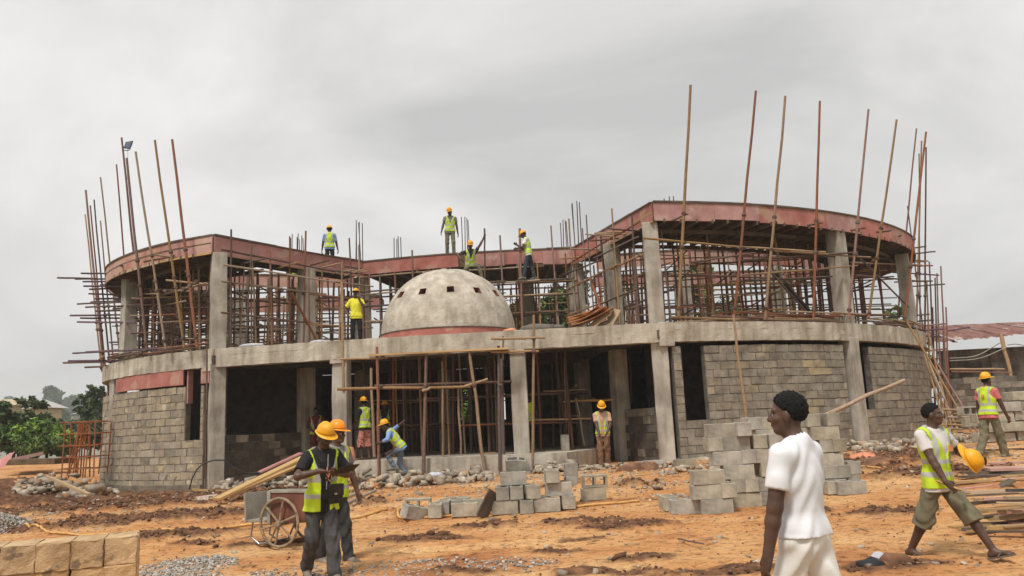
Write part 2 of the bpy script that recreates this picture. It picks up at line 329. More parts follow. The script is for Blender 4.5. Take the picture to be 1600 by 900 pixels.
def ground_material():
    m = bpy.data.materials.new('laterite_soil'); m.use_nodes = True; t = m.node_tree; b = t.nodes['Principled BSDF']; N = t.nodes.new; L = t.links.new
    b.inputs['Roughness'].default_value = .96; b.inputs['Specular IOR Level'].default_value = .15
    pos = N('ShaderNodeNewGeometry').outputs['Position']
    def noise(s, d=6, st=None, r=.6):
        n = N('ShaderNodeTexNoise'); n.inputs['Scale'].default_value = s; n.inputs['Detail'].default_value = d; n.inputs['Roughness'].default_value = r
        if st:
            mp = N('ShaderNodeMapping'); mp.inputs['Scale'].default_value = st; L(pos, mp.inputs[0]); L(mp.outputs[0], n.inputs['Vector'])
        else: L(pos, n.inputs['Vector'])
        return n.outputs[0]
    def ramp(f, *st):
        r = N('ShaderNodeValToRGB'); e = r.color_ramp.elements
        while len(e) < len(st): e.new(.5)
        for q, (p_, c) in zip(e, st): q.position = p_; q.color = (*c, 1)
        L(f, r.inputs[0]); return r.outputs[0]
    def mix(f, a, c, bl='MIX', v=None):
        k = N('ShaderNodeMixRGB'); k.blend_type = bl
        if v is not None: k.inputs[0].default_value = v
        else: L(f, k.inputs[0])
        L(a, k.inputs[1]); L(c, k.inputs[2]); return k.outputs[0]
    base = ramp(noise(.55, 7, (.8, 1.5, 1)), (.30, (.32, .13, .055)), (.44, (.51, .25, .10)), (.66, (.65, .40, .19)))
    fine = ramp(noise(9, 8, (.7, 1.4, 1), .7), (.38, (.42, .36, .32)), (.48, (1, 1, 1)), (.68, (1.12, 1.08, 1.0)))
    base = mix(None, base, fine, 'MULTIPLY', .85)
    spk = ramp(noise(30, 5, (.6, 1.3, 1), .85), (.38, (.25, .18, .14)), (.46, (1, 1, 1)))
    base = mix(None, base, spk, 'MULTIPLY', .7)
    mudc = ramp(noise(6, 6), (.34, (.075, .038, .022)), (.52, (.145, .072, .04)), (.68, (.27, .135, .065)))
    at = N('ShaderNodeAttribute'); at.attribute_name = 'mud'
    c = mix(at.outputs['Fac'], base, mudc); L(c, b.inputs['Base Color'])
    bp = N('ShaderNodeBump'); bp.inputs['Strength'].default_value = .8; bp.inputs['Distance'].default_value = .03
    L(noise(22, 8, None, .75), bp.inputs['Height']); L(bp.outputs[0], b.inputs['Normal'])
    return m
MAT['soil'] = ground_material()
me = npmesh('ground', np.stack([GX, GY, GZ], -1).reshape(-1, 3), Fq, MAT['soil'], smooth=True)
a_ = me.attributes.new('mud', 'FLOAT', 'POINT'); a_.data.foreach_set('value', GM.astype(np.float32).ravel())
add('ground', me, kind='structure', label='orange laterite soil of the building site with churned dark mud')
# wide terrain reaching the horizon, just below the site
tx = np.concatenate([np.linspace(-1500, -70, 20), np.linspace(-60, 60, 61), np.linspace(70, 1500, 20)])
ty = np.concatenate([np.linspace(-400, -40, 8), np.linspace(-30, 130, 81), np.linspace(150, 2200, 30)])
TX, TY = np.meshgrid(tx, ty)
TZ = gz(TX, np.maximum(TY, 0)) - .35 + (TY > 60) * (fbm(TX * .01, TY * .01, 3) - .5) * 3 + sstep(250, 900, TY) * 20 * fbm(TX * .004 + 3, TY * .003, 3)
ti = np.arange(TX.size).reshape(TX.shape)
Ft = np.stack([ti[:-1, :-1], ti[:-1, 1:], ti[1:, 1:], ti[1:, :-1]], -1).reshape(-1, 4)
MAT['terrain'] = pmat('distant_terrain', (.10, .13, .05), (.20, .13, .06), .05, .95)
add('terrain', npmesh('terrain', np.stack([TX, TY, TZ], -1).reshape(-1, 3), Ft, MAT['terrain'], smooth=True), kind='structure', label='green land falling away behind the site')

# ------------------------------------------------------------------ building: plan curves measured from the photograph
def catmull(pts, n=14):
    p = [np.array(q, float) for q in pts]; p = [2 * p[0] - p[1]] + p + [2 * p[-1] - p[-2]]; o = []
    for i in range(1, len(p) - 2):
        for t in np.linspace(0, 1, n, endpoint=False):
            a, b, c, d = p[i - 1:i + 3]
            o.append(.5 * (2 * b + (c - a) * t + (2 * a - 5 * b + 4 * c - d) * t * t + (3 * b - a - 3 * c + d) * t ** 3))
    o.append(p[-2]); return np.array(o)
class Path:
    def __init__(s, pts):
        s.p = np.asarray(pts, float); d = np.linalg.norm(np.diff(s.p, axis=0), axis=1); s.s = np.concatenate([[0], np.cumsum(d)]); s.L = s.s[-1]
    def at(s, t, off=0.0):
        t = min(max(t, 0), s.L); i = min(np.searchsorted(s.s, t, side='right') - 1, len(s.p) - 2)
        d = s.p[i + 1] - s.p[i]; k = np.linalg.norm(d); d = d / k
        n = np.array([d[1], -d[0]]); q = s.p[i] + d * (t - s.s[i]) + n * off
        return q, math.atan2(d[1], d[0])
    def near(s, px):           # arc length where the path is seen at image column px (at slab height)
        best = min(np.linspace(0, s.L, 900), key=lambda t: abs(project(*s.at(t)[0], 2.6)[0] - px)); return float(best)
    def pts(s, a, b, step=.3, off=0.0):
        n = max(2, int(math.ceil((b - a) / step)) + 1); return [s.at(t, off)[0] for t in np.linspace(a, b, n)]
def project(x, y, z):
    q = np.array([x, y, z]) - EYE; w = q @ _f; return 800 + FPX * (q @ _R) / w, 450 - FPX * (q @ _U) / w
# all paths run so that their right-hand normal points outwards (towards the camera)
CL = Path(catmull([(-15.2, 33.5), (-15.35, 31.5), (-15.1, 29.9), (-14.5, 28.2), (-13.6, 26.9), (-12.2, 25.6), (-10.7, 24.6), (-9.05, 23.85)]))
CR = Path(catmull([(4.15, 22.38), (5.5, 22.68), (6.9, 23.08), (8.3, 23.62), (9.8, 24.38), (11.2, 25.28), (12.6, 26.4), (13.9, 27.75), (14.9, 29.15), (15.6, 30.8), (15.9, 32.5), (15.7, 34)]))
CF = Path(catmull([(-9.05, 23.85), (-7.1, 23.5), (-5.15, 23.18), (-1.9, 22.78), (.1, 22.62), (2.2, 22.5), (4.15, 22.38)]))
RL = Path([(-9.05, 23.85), (-7.0, 26.72), (-5.4, 28.7)])
RC = Path(catmull([(-5.4, 28.7), (-3.6, 28.28), (-1.83, 28.0), (.29, 27.92), (2.28, 28.0)]))
RR = Path([(2.28, 28.0), (3.2, 25.2), (4.15, 22.38)])
ZF, Z1, Z2, Z3, Z4 = .93, 3.82, 4.36, 7.27, 7.87      # porch floor, slab soffit, slab top, roof soffit, roof top

B = root('unfinished_building', (-2.3, 25, .4), 'two storey concrete and block building under construction with round wings and small dome', 'building')
def col(x, y, z0, z1, w=.42, d=None, rot=0, mat='column', name='column'):
    d = d or w; mb = MB(); n = 7; V = []
    for i in range(n):
        z = z0 + (z1 - z0) * i / (n - 1)
        for a, b in ((-.5, -.5), (.5, -.5), (.5, .5), (-.5, .5)):
            V.append((a * w + rng.normal(0, .006), b * d + rng.normal(0, .006), z))
    F = [(3, 2, 1, 0), tuple(range(4 * n - 4, 4 * n))]
    for i in range(n - 1):
        for k in range(4): F.append((i * 4 + k, i * 4 + (k + 1) % 4, i * 4 + 4 + (k + 1) % 4, i * 4 + 4 + k))
    mb.raw(V, F)
    return add(name, mb.mesh('column', MAT[mat], bevel=.012), T(x, y, 0) @ RZ(rot), B)
R_ = math.radians
ground_cols = [(-8.93, 24.08, R_(28), .1), (4.08, 22.72, R_(-8), .1), (-5.07, 23.45, R_(-8), .2), (.08, 22.88, R_(-4), .5), (-7.0, 26.9, R_(50), .5), (3.22, 25.35, R_(-70), .5),
               (10.35, 24.95, R_(33), .4), (-13.35, 27.05, R_(-45), .2), (-5.5, 28.95, R_(50), .5), (2.3, 28.25, R_(-70), .5), (14.6, 29.3, R_(60), .4),
               (-2.6, 29.2, 0, .5)]
for x, y, r, z in ground_cols: col(x, y, z, Z1 + .1, .44, rot=r)
upper_cols = [(-8.95, 24.12, R_(28)), (4.08, 22.75, R_(-8)), (-7.0, 26.95, R_(50)), (3.22, 25.35, R_(-70)), (10.35, 25.0, R_(33)), (-13.2, 27.3, R_(-45)), (-5.5, 29.0, R_(50)), (2.3, 28.3, R_(-70)),
              (14.3, 28.9, R_(60)), (6.3, 29.3, R_(20)), (10.2, 30.6, R_(30)), (-10.3, 29.9, R_(20)), (-7.9, 31.0, R_(20)), (-2.4, 31.3, 0), (.6, 31.2, 0), (13.2, 31.9, R_(40)), (-13.4, 31.3, R_(-10))]
for x, y, r in upper_cols: col(x, y, Z2 - .05, Z3 + .05, .44, rot=r)

# first-floor slab with its edge beam
poly = CL.pts(0, CL.L, .4) + CF.pts(0, CF.L, .5)[1:] + CR.pts(0, CR.L, .4)[1:]
def inset(path, a, b, off, step=.4): return path.pts(a, b, step, off)
mb = MB(); mb.prism([tuple(q) for q in [(q[0], q[1]) for q in poly]], Z2 - .2, Z2 - .012)
add('floor_slab', mb.mesh('floor_slab', MAT['concrete']), None, B)
def strip(path, a, b, o0, o1, z0, z1, step=.35, mats=None, name='strip', mbot=0, mm=None, jit=0, sub=1):
    """solid band that follows a path between two offsets and two heights, optionally with rows up its face"""
    n = max(2, int(math.ceil((b - a) / step)) + 1); ts = np.linspace(a, b, n); V = []; F = []; m = []
    zs = np.linspace(z0, z1, sub + 1); k = 2 * (sub + 1)
    for t in ts:
        p0, _ = path.at(t, o0); p1, _ = path.at(t, o1)
        for z in zs:
            e = rng.normal(0, jit) if jit else 0
            p0b, _ = path.at(t, o0 + e); V.append((*p0b, z + (rng.normal(0, jit) if jit else 0)))
        for z in zs[::-1]: V.append((*p1, z))
    for i in range(n - 1):
        for j in range(k):
            j2 = (j + 1) % k; F.append((i * k + j, i * k + j2, (i + 1) * k + j2, (i + 1) * k + j)); m.append(mbot if j == k - 1 else 0)
    F.append(tuple(range(k))); F.append(tuple(reversed(range((n - 1) * k, n * k)))); m += [0, 0]
    o = MB(); o.v = V; o.f = F; o.m = m
    return o.mesh(name, mats)
def beam(path, a, b, z0=Z1, z1=Z2, w=.34, proud=.0, name='edge_beam'):
    return add(name, strip(path, a, b, proud, proud - w, z0, z1, .22, [MAT['concrete']], name, jit=.006, sub=3), None, B)
beam(CL, 0, CL.L - .05); beam(CF, .05, CF.near(521)); beam(CF, CF.near(521) + .002, CF.near(806), proud=.012); beam(CF, CF.near(806) + .002, CF.L - .05); beam(CR, .05, CR.near(1330)); beam(CR, CR.near(1330) + .002, CR.L, proud=.01)
for path, s in ((CL, CL.L - .1), (CF, CF.near(527)), (CF, CF.near(810)), (CR, .12)):     # beam and column joints
    q, a = path.at(s, -.17); col(q[0], q[1] , Z1 - .12, Z2 + .006, .44, .36, a, 'concrete')
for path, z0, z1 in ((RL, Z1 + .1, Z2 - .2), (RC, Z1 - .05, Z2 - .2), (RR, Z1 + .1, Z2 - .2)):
    add('inner_beam', strip(path, 0, path.L, .15, -.15, z0, z1 - .003, 1, [MAT['block_dark']], 'inner_beam'), None, B)  # dark tone paints the deep porch shade onto these beams

# porch plinth
mb = MB(); fp = [tuple(q) for q in CF.pts(CF.near(470), CF.near(880), .5, .42)]
fp = fp + [(2.2, 24), (3, 27.6), (3, 34), (-6, 34), (-6, 28.6), (-6.2, 26)]
mb.prism(fp, -.2, ZF); add('porch_floor', mb.mesh('porch_floor', MAT['concrete']), None, B)
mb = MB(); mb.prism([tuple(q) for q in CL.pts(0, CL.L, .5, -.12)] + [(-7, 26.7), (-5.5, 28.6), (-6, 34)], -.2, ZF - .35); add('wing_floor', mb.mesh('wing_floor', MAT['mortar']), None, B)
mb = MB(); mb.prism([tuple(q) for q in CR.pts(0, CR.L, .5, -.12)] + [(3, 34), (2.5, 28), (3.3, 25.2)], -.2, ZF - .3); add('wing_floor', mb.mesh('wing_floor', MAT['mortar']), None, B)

# ------------------------------------------------------------------ block walls
BL, BH, BT = .47, .236, .22
def block_variant():
    me_ = MB().box(1, 1, 1); V = np.array(me_.v); mb2 = MB(); mb2.v = [tuple(v) for v in V]; mb2.f = me_.f; mb2.m = me_.m
    m = mb2.mesh('block', None)
    bm = bmesh.new(); bm.from_mesh(m); bmesh.ops.subdivide_edges(bm, edges=[e for e in bm.edges if abs(e.verts[0].co.x - e.verts[1].co.x) > .5], cuts=1)
    for v in bm.verts: v.co += Vector(rng.normal(0, 1, 3) * np.array((.016, .022, .032)))
    bm.to_mesh(m); bm.free(); return m
block_bases = {}
for mk in ('block', 'block_tan', 'block_dark', 'block_left'):
    block_bases[mk] = []
    for i in range(5):
        m = block_variant(); m.materials.append(MAT[mk]); block_bases[mk].append(m)
all_blocks = []
def wall(path, a, b, z0, z1, openings=(), name='wall', mk=lambda s, z: 'block', off=-.06, mort='mortar', rec=.034):
    """openings: (s0, s1, z0, z1); builds the mortar bed as the wall and queues the blocks"""
    mb = MB(); segs = []
    nz = int(round((z1 - z0) / BH)); bh = (z1 - z0) / nz
    for c in range(nz):
        za = z0 + c * bh; zb = za + bh; zm = (za + zb) / 2
        cuts = [(s0, s1) for s0, s1, o0, o1 in openings if o0 < zm < o1]
        spans = [(a, b)]
        for s0, s1 in cuts:
            ns = []
            for u, v in spans:
                if s1 <= u or s0 >= v: ns.append((u, v)); continue
                if s0 > u: ns.append((u, s0))
                if s1 < v: ns.append((s1, v))
            spans = ns
        for u, v in spans:
            # mortar bed
            n = max(1, int(math.ceil((v - u) / .3)))
            for i in range(n):
                s0 = u + (v - u) * i / n; s1 = u + (v - u) * (i + 1) / n; q, an = path.at((s0 + s1) / 2, off - BT / 2)
                mb.box(s1 - s0 + .02, BT - rec, bh + (.0 if c < nz - 1 else -.02), T(q[0], q[1], zm) @ RZ(an))
            s = u - (0 if c % 2 == 0 else BL / 2) - (0 if cuts else 0); k0 = math.floor((u - a) / BL); s = a + k0 * BL - (BL / 2 if c % 2 else 0)
            while s < v - .02:
                s0 = max(s, u); s1 = min(s + BL, v); s += BL
                if s1 - s0 < .05: continue
                g = rng.uniform(.016, .03)
                q, an = path.at((s0 + s1) / 2, off - BT / 2)
                w = T(q[0], q[1], zm + rng.normal(0, .003)) @ RZ(an + rng.normal(0, .008)) @ T(0, rng.normal(0, .004), 0) @ SC(s1 - s0 - g, BT, bh - rng.uniform(.016, .03))
                k = mk((s0 + s1) / 2, zm)
                all_blocks.append((len(walls), math.hypot(*q), (s1 - s0), w, k))
    o = add(name, mb.mesh(name, MAT[mort]), None, B); walls.append(o); return o
walls = []
def mkL(s, z): return 'block' if rng.random() < .10 else 'block_left'
def mkR(s, z):
    return 'block_tan' if rng.random() < (.22 if 4.4 < s < 7.4 and z > 1.6 else .07) else 'block'
def mkD(s, z): return 'block_dark' if rng.random() < .75 else 'block'  # inner walls take mostly the shade-darkened block tone
s = CL.near
wall(CL, s(176), CL.L - .3, .1, 3.32, [(s(287), s(311), 1.62, 3.6)], 'curved_block_wall', mkL, mort='mortar_left', rec=.02)
wall(CL, 0.2, s(166) - .05, .1, 3.32, [], 'curved_block_wall', mkL, mort='mortar_left', rec=.02)
s = CR.near
wall(CR, .28, s(1326), .25, 3.70, [(s(1069), s(1106), 1.66, 3.9)], 'curved_block_wall', mkR)
wall(CR, s(1344), CR.L, .5, 3.66, [(s(1346), s(1366), 1.72, 3.9)], 'curved_block_wall', mkR)
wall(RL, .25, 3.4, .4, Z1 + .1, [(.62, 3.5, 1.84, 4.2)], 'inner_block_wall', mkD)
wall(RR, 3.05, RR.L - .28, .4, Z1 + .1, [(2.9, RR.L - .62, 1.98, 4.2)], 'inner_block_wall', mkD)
BACK = Path([(15.7, 34), (-15.2, 33.5)]); BACK2 = Path([(-15.2, 33.6), (15.7, 34.1)])
mbk = MB()
for x0, x1, z0, z1 in ((-15.2, -5.2, 0, 4.15), (-5.2, -4.4, 0, 4.15), (-4.4, -4.1, 0, 2.2), (-4.1, -2.4, 0, 4.15), (-2.4, -1.9, 0, 1.8), (-1.9, -.9, 0, 4.15), (-.9, -.5, 0, 2), (-.5, 1.6, 0, 4.15), (1.6, 1.9, 0, 2.2), (1.9, 2.6, 0, 4.15), (2.6, 15.7, 0, 4.15), (-5.2, 2.6, 3.3, 4.15)):
    mbk.box(x1 - x0, .22, z1 - z0, T((x0 + x1) / 2, 33.75, (z0 + z1) / 2))
for x0, y0, x1, y1 in ((-5.6, 29.2, -5.9, 33.6), (2.45, 28.5, 2.7, 33.6), (3.4, 25.9, 3.0, 33.6), (-12.8, 27.4, -7.3, 30.3), (4.3, 26.9, 13.5, 29.2), (8.6, 24.6, 8.2, 33.6), (-10.3, 25.2, -10.6, 33.5), (-5.3, 30.9, -2.9, 30.9), (-.2, 30.4, 2.3, 30.4)):   # partitions of the dark rooms
    L_ = math.hypot(x1 - x0, y1 - y0); mbk.box(L_, .2, 4.0, T((x0 + x1) / 2, (y0 + y1) / 2, 2.14) @ RZ(math.atan2(y1 - y0, x1 - x0)))
add('partition_wall', mbk.mesh('partition_wall', MAT['block_dark']), None, B)  # darkness of the rooms painted into the wall colour
# red boards left in place over the wall of the left wing
s = CL.near
for u, v, d in ((s(178), s(284), 0), (s(312), s(325), 0)):
    add('fascia_board', strip(CL, u, v, -.02, -.06, 3.36 + d, Z1 - .004, .25, [MAT['form']], 'fascia_board'), None, B)
u = s(164); add('fascia_board', strip(CL, u - .6, u, -.02, -.06, 3.2, Z1 - .004, .25, [MAT['formtan']], 'fascia_board'), None, B)
add('door_lining', MB().box(.05, .2, 1.0).mesh('door_lining', MAT['form']), T(*CL.at(s(287) + .03, -.2)[0], 3.3) @ RZ(CL.at(s(287))[1]), B)

# block objects: the largest 300 in view as pieces, the rest joined
all_blocks.sort(key=lambda q: -q[2] / q[1])
vis = [b_ for b_ in all_blocks if True]
for wi, dist, ln, w, k in vis[:298]:
    add('block', random.choice(block_bases[k]), w, walls[wi])
mb = MB()
tint = {'block': 0, 'block_tan': 1, 'block_dark': 2, 'block_left': 3}
for wi, dist, ln, w, k in vis[298:]:
    bm_ = random.choice(block_bases[k])
    mb.raw([w @ v.co for v in bm_.vertices], [tuple(p.vertices) for p in bm_.polygons], tint[k])
rest = add('block_courses', mb.mesh('block_courses', [MAT['block'], MAT['block_tan'], MAT['block_dark'], MAT['block_left']]), None, B, kind='stuff')
print('blocks', len(all_blocks))
# foundation kerb under the curved walls
add('foundation', strip(CL, .1, CL.L - .3, .02, -.3, -.1, .42, .3, [MAT['mortar_left']], 'foundation', jit=.012, sub=2), None, B)
add('foundation', strip(CR, .3, CR.L, .06, -.3, -.1, .62, .3, [MAT['concrete']], 'foundation', jit=.02, sub=2), None, B)

# ------------------------------------------------------------------ roof formwork
def roofband(path, a, b, w, dz=0):
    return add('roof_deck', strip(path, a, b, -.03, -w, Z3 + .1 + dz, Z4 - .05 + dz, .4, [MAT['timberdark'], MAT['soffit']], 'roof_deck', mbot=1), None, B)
roofband(CL, 0, CL.L, 2.7); roofband(CR, 0, CR.L, 3.0, .003); roofband(RL, .3, RL.L, 1.2, -.004); roofband(RR, 0, RR.L - .3, 1.0, -.004); roofband(RC, 0, RC.L, 3.4, -.008)
def fascia(path, a, b, off=0.0, mats=('form',), zt=Z4, h=.58, inner=False):
    u = a
    while u < b - .15:
        v = min(u + rng.uniform(1.15, 1.9), b)
        if b - v < .4: v = b
        m = random.choice(mats); dz = rng.normal(0, .012); hh = h * rng.uniform(.92, 1.06)
        add('formwork_panel', strip(path, u + .004, v - .004, off + .012 + rng.uniform(0, .012), off - .02, zt - hh * .97 + dz, zt - .045 + dz * .3, .3, [MAT[m]], 'formwork_panel'), None, B)
        u = v
    u = a
    while u < b - .1:      # timber batten along the top edge
        v = min(u + rng.uniform(2.2, 3.2), b)
        add('top_batten', strip(path, u, v - .01, off + .05, off - .06, zt - .042, zt + rng.uniform(0, .02), .3, [MAT['timberdark']], 'top_batten'), None, B); u = v
def waler(path, a, b, z, off=.045, m='timber'):
    u = a
    while u < b - .3:
        v = min(u + rng.uniform(1.6, 3), b)
        add('waler_board', strip(path, u, v - .03, off, off - .035, z + rng.normal(0, .01), z + .05, .3, [MAT[m]], 'waler_board'), None, B); u = v
fascia(CL, 0, CL.L, .02, ('form', 'formtan', 'formtan')); fascia(CR, 0, CR.L, .02, ('form', 'form', 'formtan')); fascia(RL, .02, RL.L, .03, ('form',), h=.62); fascia(RC, 0, 3.62, .03, ('form',), h=.55); fascia(RC, 3.85, RC.L, .03, ('form',), h=.55)
fascia(RR, 0, RR.L - .02, .03, ('form',), h=.6)
waler(CL, CL.near(175), CL.L, Z4 - .30, m='timberdark'); waler(RL, .1, RL.L, Z4 - .33, m='timberdark'); waler(RR, .1, RR.L, Z4 - .33, m='timber'); waler(RL, .1, RL.L, Z4 - .62, m='timber'); waler(CL, CL.near(175), CL.L, Z4 - .60, m='timber'); waler(RR, .1, RR.L, Z4 - .62, m='timber')
def backbeam(pts, h=.55, z=Z4):
    p_ = Path(pts); fascia(p_, 0, p_.L, .02, ('form', 'form', 'formtan'), zt=z, h=h)
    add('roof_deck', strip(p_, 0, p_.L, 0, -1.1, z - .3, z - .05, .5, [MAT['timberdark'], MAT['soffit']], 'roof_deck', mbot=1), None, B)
backbeam([(-14.4, 30.4), (-10.8, 29.8), (-8.7, 30.5), (-6.2, 31.2)]); backbeam([(3.2, 29.6), (6.6, 29.1), (10.4, 30.6), (14.8, 32.4)]); backbeam([(-14.6, 32.8), (-5.5, 33.2)], .6, Z4 - .5)
backbeam([(3.4, 32.6), (15, 33.4)], .5, Z4 - .2)
# joists under the roof bands
def joists(path, a, b, w, step, z=Z3 + .03):
    for t in np.arange(a, b, step):
        q0, an = path.at(t, .05); q1, _ = path.at(t, -w + .05)
        d = q1 - q0; c = (q0 + q1) / 2
        add('joist', JO, T(c[0], c[1], z + rng.normal(0, .008)) @ RZ(math.atan2(d[1], d[0])) @ SC(np.linalg.norm(d), 1, 1), B)
JO = MB().box(1, .06, .11).mesh('joist', MAT['timberdark'])
joists(CL, CL.near(172), CL.L - .3, 2.7, .5); joists(CR, .3, CR.near(1446), 3.0, .5); joists(RC, .3, RC.L - .2, 3.3, .6)
for path, w in ((CL, 2.7), (CR, 3.0)):
    for f in (.25, .6, .92):
        u = CL.near(172) if path is CL else .2; e = CL.L - .2 if path is CL else CR.near(1446)
        while u < e - .5:
            v = min(u + rng.uniform(2.4, 3.4), e)
            add('bearer', strip(path, u, v - .05, -w * f, -w * f - .07, Z3 - .14, Z3 - .03, .3, [MAT['timberdark']], 'bearer'), None, B); u = v

# ------------------------------------------------------------------ dome
DC, DR, DH = np.array([-2.07, 25.2]), 2.12, 2.12
def dome():
    nu, z0 = 156, Z2 + .22; nvs = list(np.linspace(0, math.radians(31), 7)) + list(np.linspace(math.radians(37), math.radians(90), 13))
    V = []; F = []; off = math.radians(8) - math.radians(90); win = []
    w1, w2 = 6, 7                                   # the row of window holes lies between these rings
    for j, ph in enumerate(nvs):
        for i in range(nu):
            th = 2 * math.pi * i / nu + off - 2 * math.pi * 1.5 / nu
            k = 1 + .006 * math.sin(5 * th + 3 * ph) + .004 * math.sin(11 * th - 4 * ph)
            V.append((DC[0] + DR * k * math.cos(ph) * math.cos(th), DC[1] + DR * k * math.cos(ph) * math.sin(th), z0 + DH * k * math.sin(ph)))
    for j in range(len(nvs) - 1):
        for i in range(nu):
            q = (j * nu + i, j * nu + (i + 1) % nu, (j + 1) * nu + (i + 1) % nu, (j + 1) * nu + i)
            if j == w1 and i % 12 < 3:
                win.append((i, q)); continue
            F.append(q)
    d = add('dome', npmesh('dome', V, F, MAT['dome'], smooth=True), None, B)
    # reveals of the window holes
    cen = np.array([DC[0], DC[1], z0 + .3]); reveals = []
    for i0 in range(0, nu, 12):
        a = [w1 * nu + (i0 + k) % nu for k in range(4)]; b = [w2 * nu + (i0 + k) % nu for k in range(4)]
        ring = a + b[::-1]; Vo = [np.array(V[k]) for k in ring]; n = np.mean(Vo, 0) - cen; n[2] *= .6; n /= np.linalg.norm(n)
        mb = MB(); m = len(ring); mb.raw([v + n * .012 for v in Vo] + [v - n * .22 for v in Vo], [(k, (k + 1) % m, m + (k + 1) % m, m + k) for k in range(m)] , 0)
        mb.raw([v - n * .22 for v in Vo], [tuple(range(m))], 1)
        add('window_opening', mb.mesh('window_opening', [MAT['reveal'], MAT['soffit']]), None, d)
    # red ring form at the foot
    ring = Path([(DC[0] + DR * 1.0 * math.cos(t), DC[1] + DR * 1.0 * math.sin(t)) for t in np.linspace(-math.pi * 1.5, math.pi / 2, 90)])
    add('ring_form', strip(ring, 0, ring.L, .03, -.05, Z2 - .01, Z2 + .235, .2, [MAT['form']], 'ring_form'), None, d)
    for k in range(14):
        u = ring.L * k / 14; add('ring_cap', strip(ring, u, u + ring.L / 14 - .02, .05, -.05, Z2 + .238, Z2 + .262, .1, [MAT['timberdark']], 'ring_cap'), None, d)
MAT['reveal'] = pmat('red_reveal', (.30, .12, .085), (.2, .085, .06), 8, .9)
dome()
# starter bars standing on the roof and slab
RB = MB().tube([(0, 0, 0), (0, 0, 1)], .5, 5).mesh('rebar', MAT['rebar'])
def rebar(x, y, z0, h, n=5, r=.018, spread=.14, tie=True):
    for k in range(n):
        a = 2 * math.pi * k / n + .4; hh = h * rng.uniform(.88, 1.04)
        add('rebar', RB, T(x + spread * math.cos(a), y + spread * math.sin(a), z0) @ RX(rng.normal(0, .02)) @ RY(rng.normal(0, .02)) @ SC(2 * r, 2 * r, hh), B)
for px, py, Y, h, n in ((561, 395, 29.6, 1.35, 5), (621, 385, 29.5, .55, 4), (728, 380, 29.3, 1.2, 4), (903, 372, 29.6, 1.5, 6), (882, 372, 29.8, .9, 4), (470, 378, 31, .5, 4), (1045, 315, 27, .35, 3), (458, 378, 30.6, .45, 3)):
    q = P(px, py, Y); rebar(q[0], q[1], Z4 - .05, h + max(0, q[2] - Z4) * .9, n)
# ------------------------------------------------------------------ scaffolding poles
pole_meshes = {}
for mk in ('pole_red', 'pole_tan', 'pole_dark', 'pole_purple'):
    pole_meshes[mk] = []
    for v in range(4):
        V_ = []; F_ = [(5, 4, 3, 2, 1, 0), (30, 31, 32, 33, 34, 35)]
        for i in range(6):
            cx, cy = (rng.normal(0, .10), rng.normal(0, .10)) if 0 < i < 5 else (0, 0); rr = (.53, .54, .51, .49, .47, .45)[i]
            V_ += [(cx + rr * math.cos(k * math.pi / 3), cy + rr * math.sin(k * math.pi / 3), i / 5) for k in range(6)]
            if i < 5: F_ += [(i * 6 + k, i * 6 + (k + 1) % 6, i * 6 + 6 + (k + 1) % 6, i * 6 + 6 + k) for k in range(6)]
        me = npmesh('pole', V_, F_, MAT[mk])
        me.polygons.foreach_set('use_smooth', [len(p.vertices) == 4 for p in me.polygons]); pole_meshes[mk].append(me)
def pole(a, b, r=.038, mk='pole_red', parent=None, name='pole', **kw):
    a = Vector(a); b = Vector(b); d = b - a
    q = d.to_track_quat('Z', 'Y').to_matrix().to_4x4()
    return add(name, random.choice(pole_meshes[mk]), T(a) @ q @ RZ(rng.uniform(0, 6)) @ SC(1.78 * r, 1.78 * r, d.length), parent, **kw)
CLAMP = MB().box(.11, .12, .10).mesh('clamp', MAT['pole_dark'], bevel=.02)
def clamp(p, parent): add('clamp', CLAMP, T(*p) @ RZ(rng.uniform(0, 3)) @ RX(rng.uniform(0, 1)), parent)
def mixmat(*w):
    return random.choices(('pole_red', 'pole_tan', 'pole_dark', 'pole_purple'), w)[0]
def ledger(path, s0, s1, off, z, parent, r=.034, w=(1, 3, 2, 0), seg=(2.4, 4.2), wob=.05):
    u = s0
    while u < s1 - .4:
        v = min(u + rng.uniform(*seg), s1)
        a, _ = path.at(max(u - .35, 0), off + rng.normal(0, .04)); b, _ = path.at(min(v + .35, path.L), off + rng.normal(0, .04))
        pole((*a, z + rng.normal(0, wob)), (*b, z + rng.normal(0, wob)), r, mixmat(*w), parent); u = v
SL = root('scaffolding', (-12, 26, .4), 'tall leaning poles and ledgers standing round the left curved wing', 'scaffolding', 'pole scaffolding on the building')
SR = root('scaffolding', (9, 25, .5), 'tall leaning poles and ledgers standing round the right curved wing', 'scaffolding', 'pole scaffolding on the building')
def depthL(px): q, _ = CL.at(CL.near(px), .45); return q[1]
def depthR(px): q, _ = CR.at(CR.near(px), .4); return q[1]
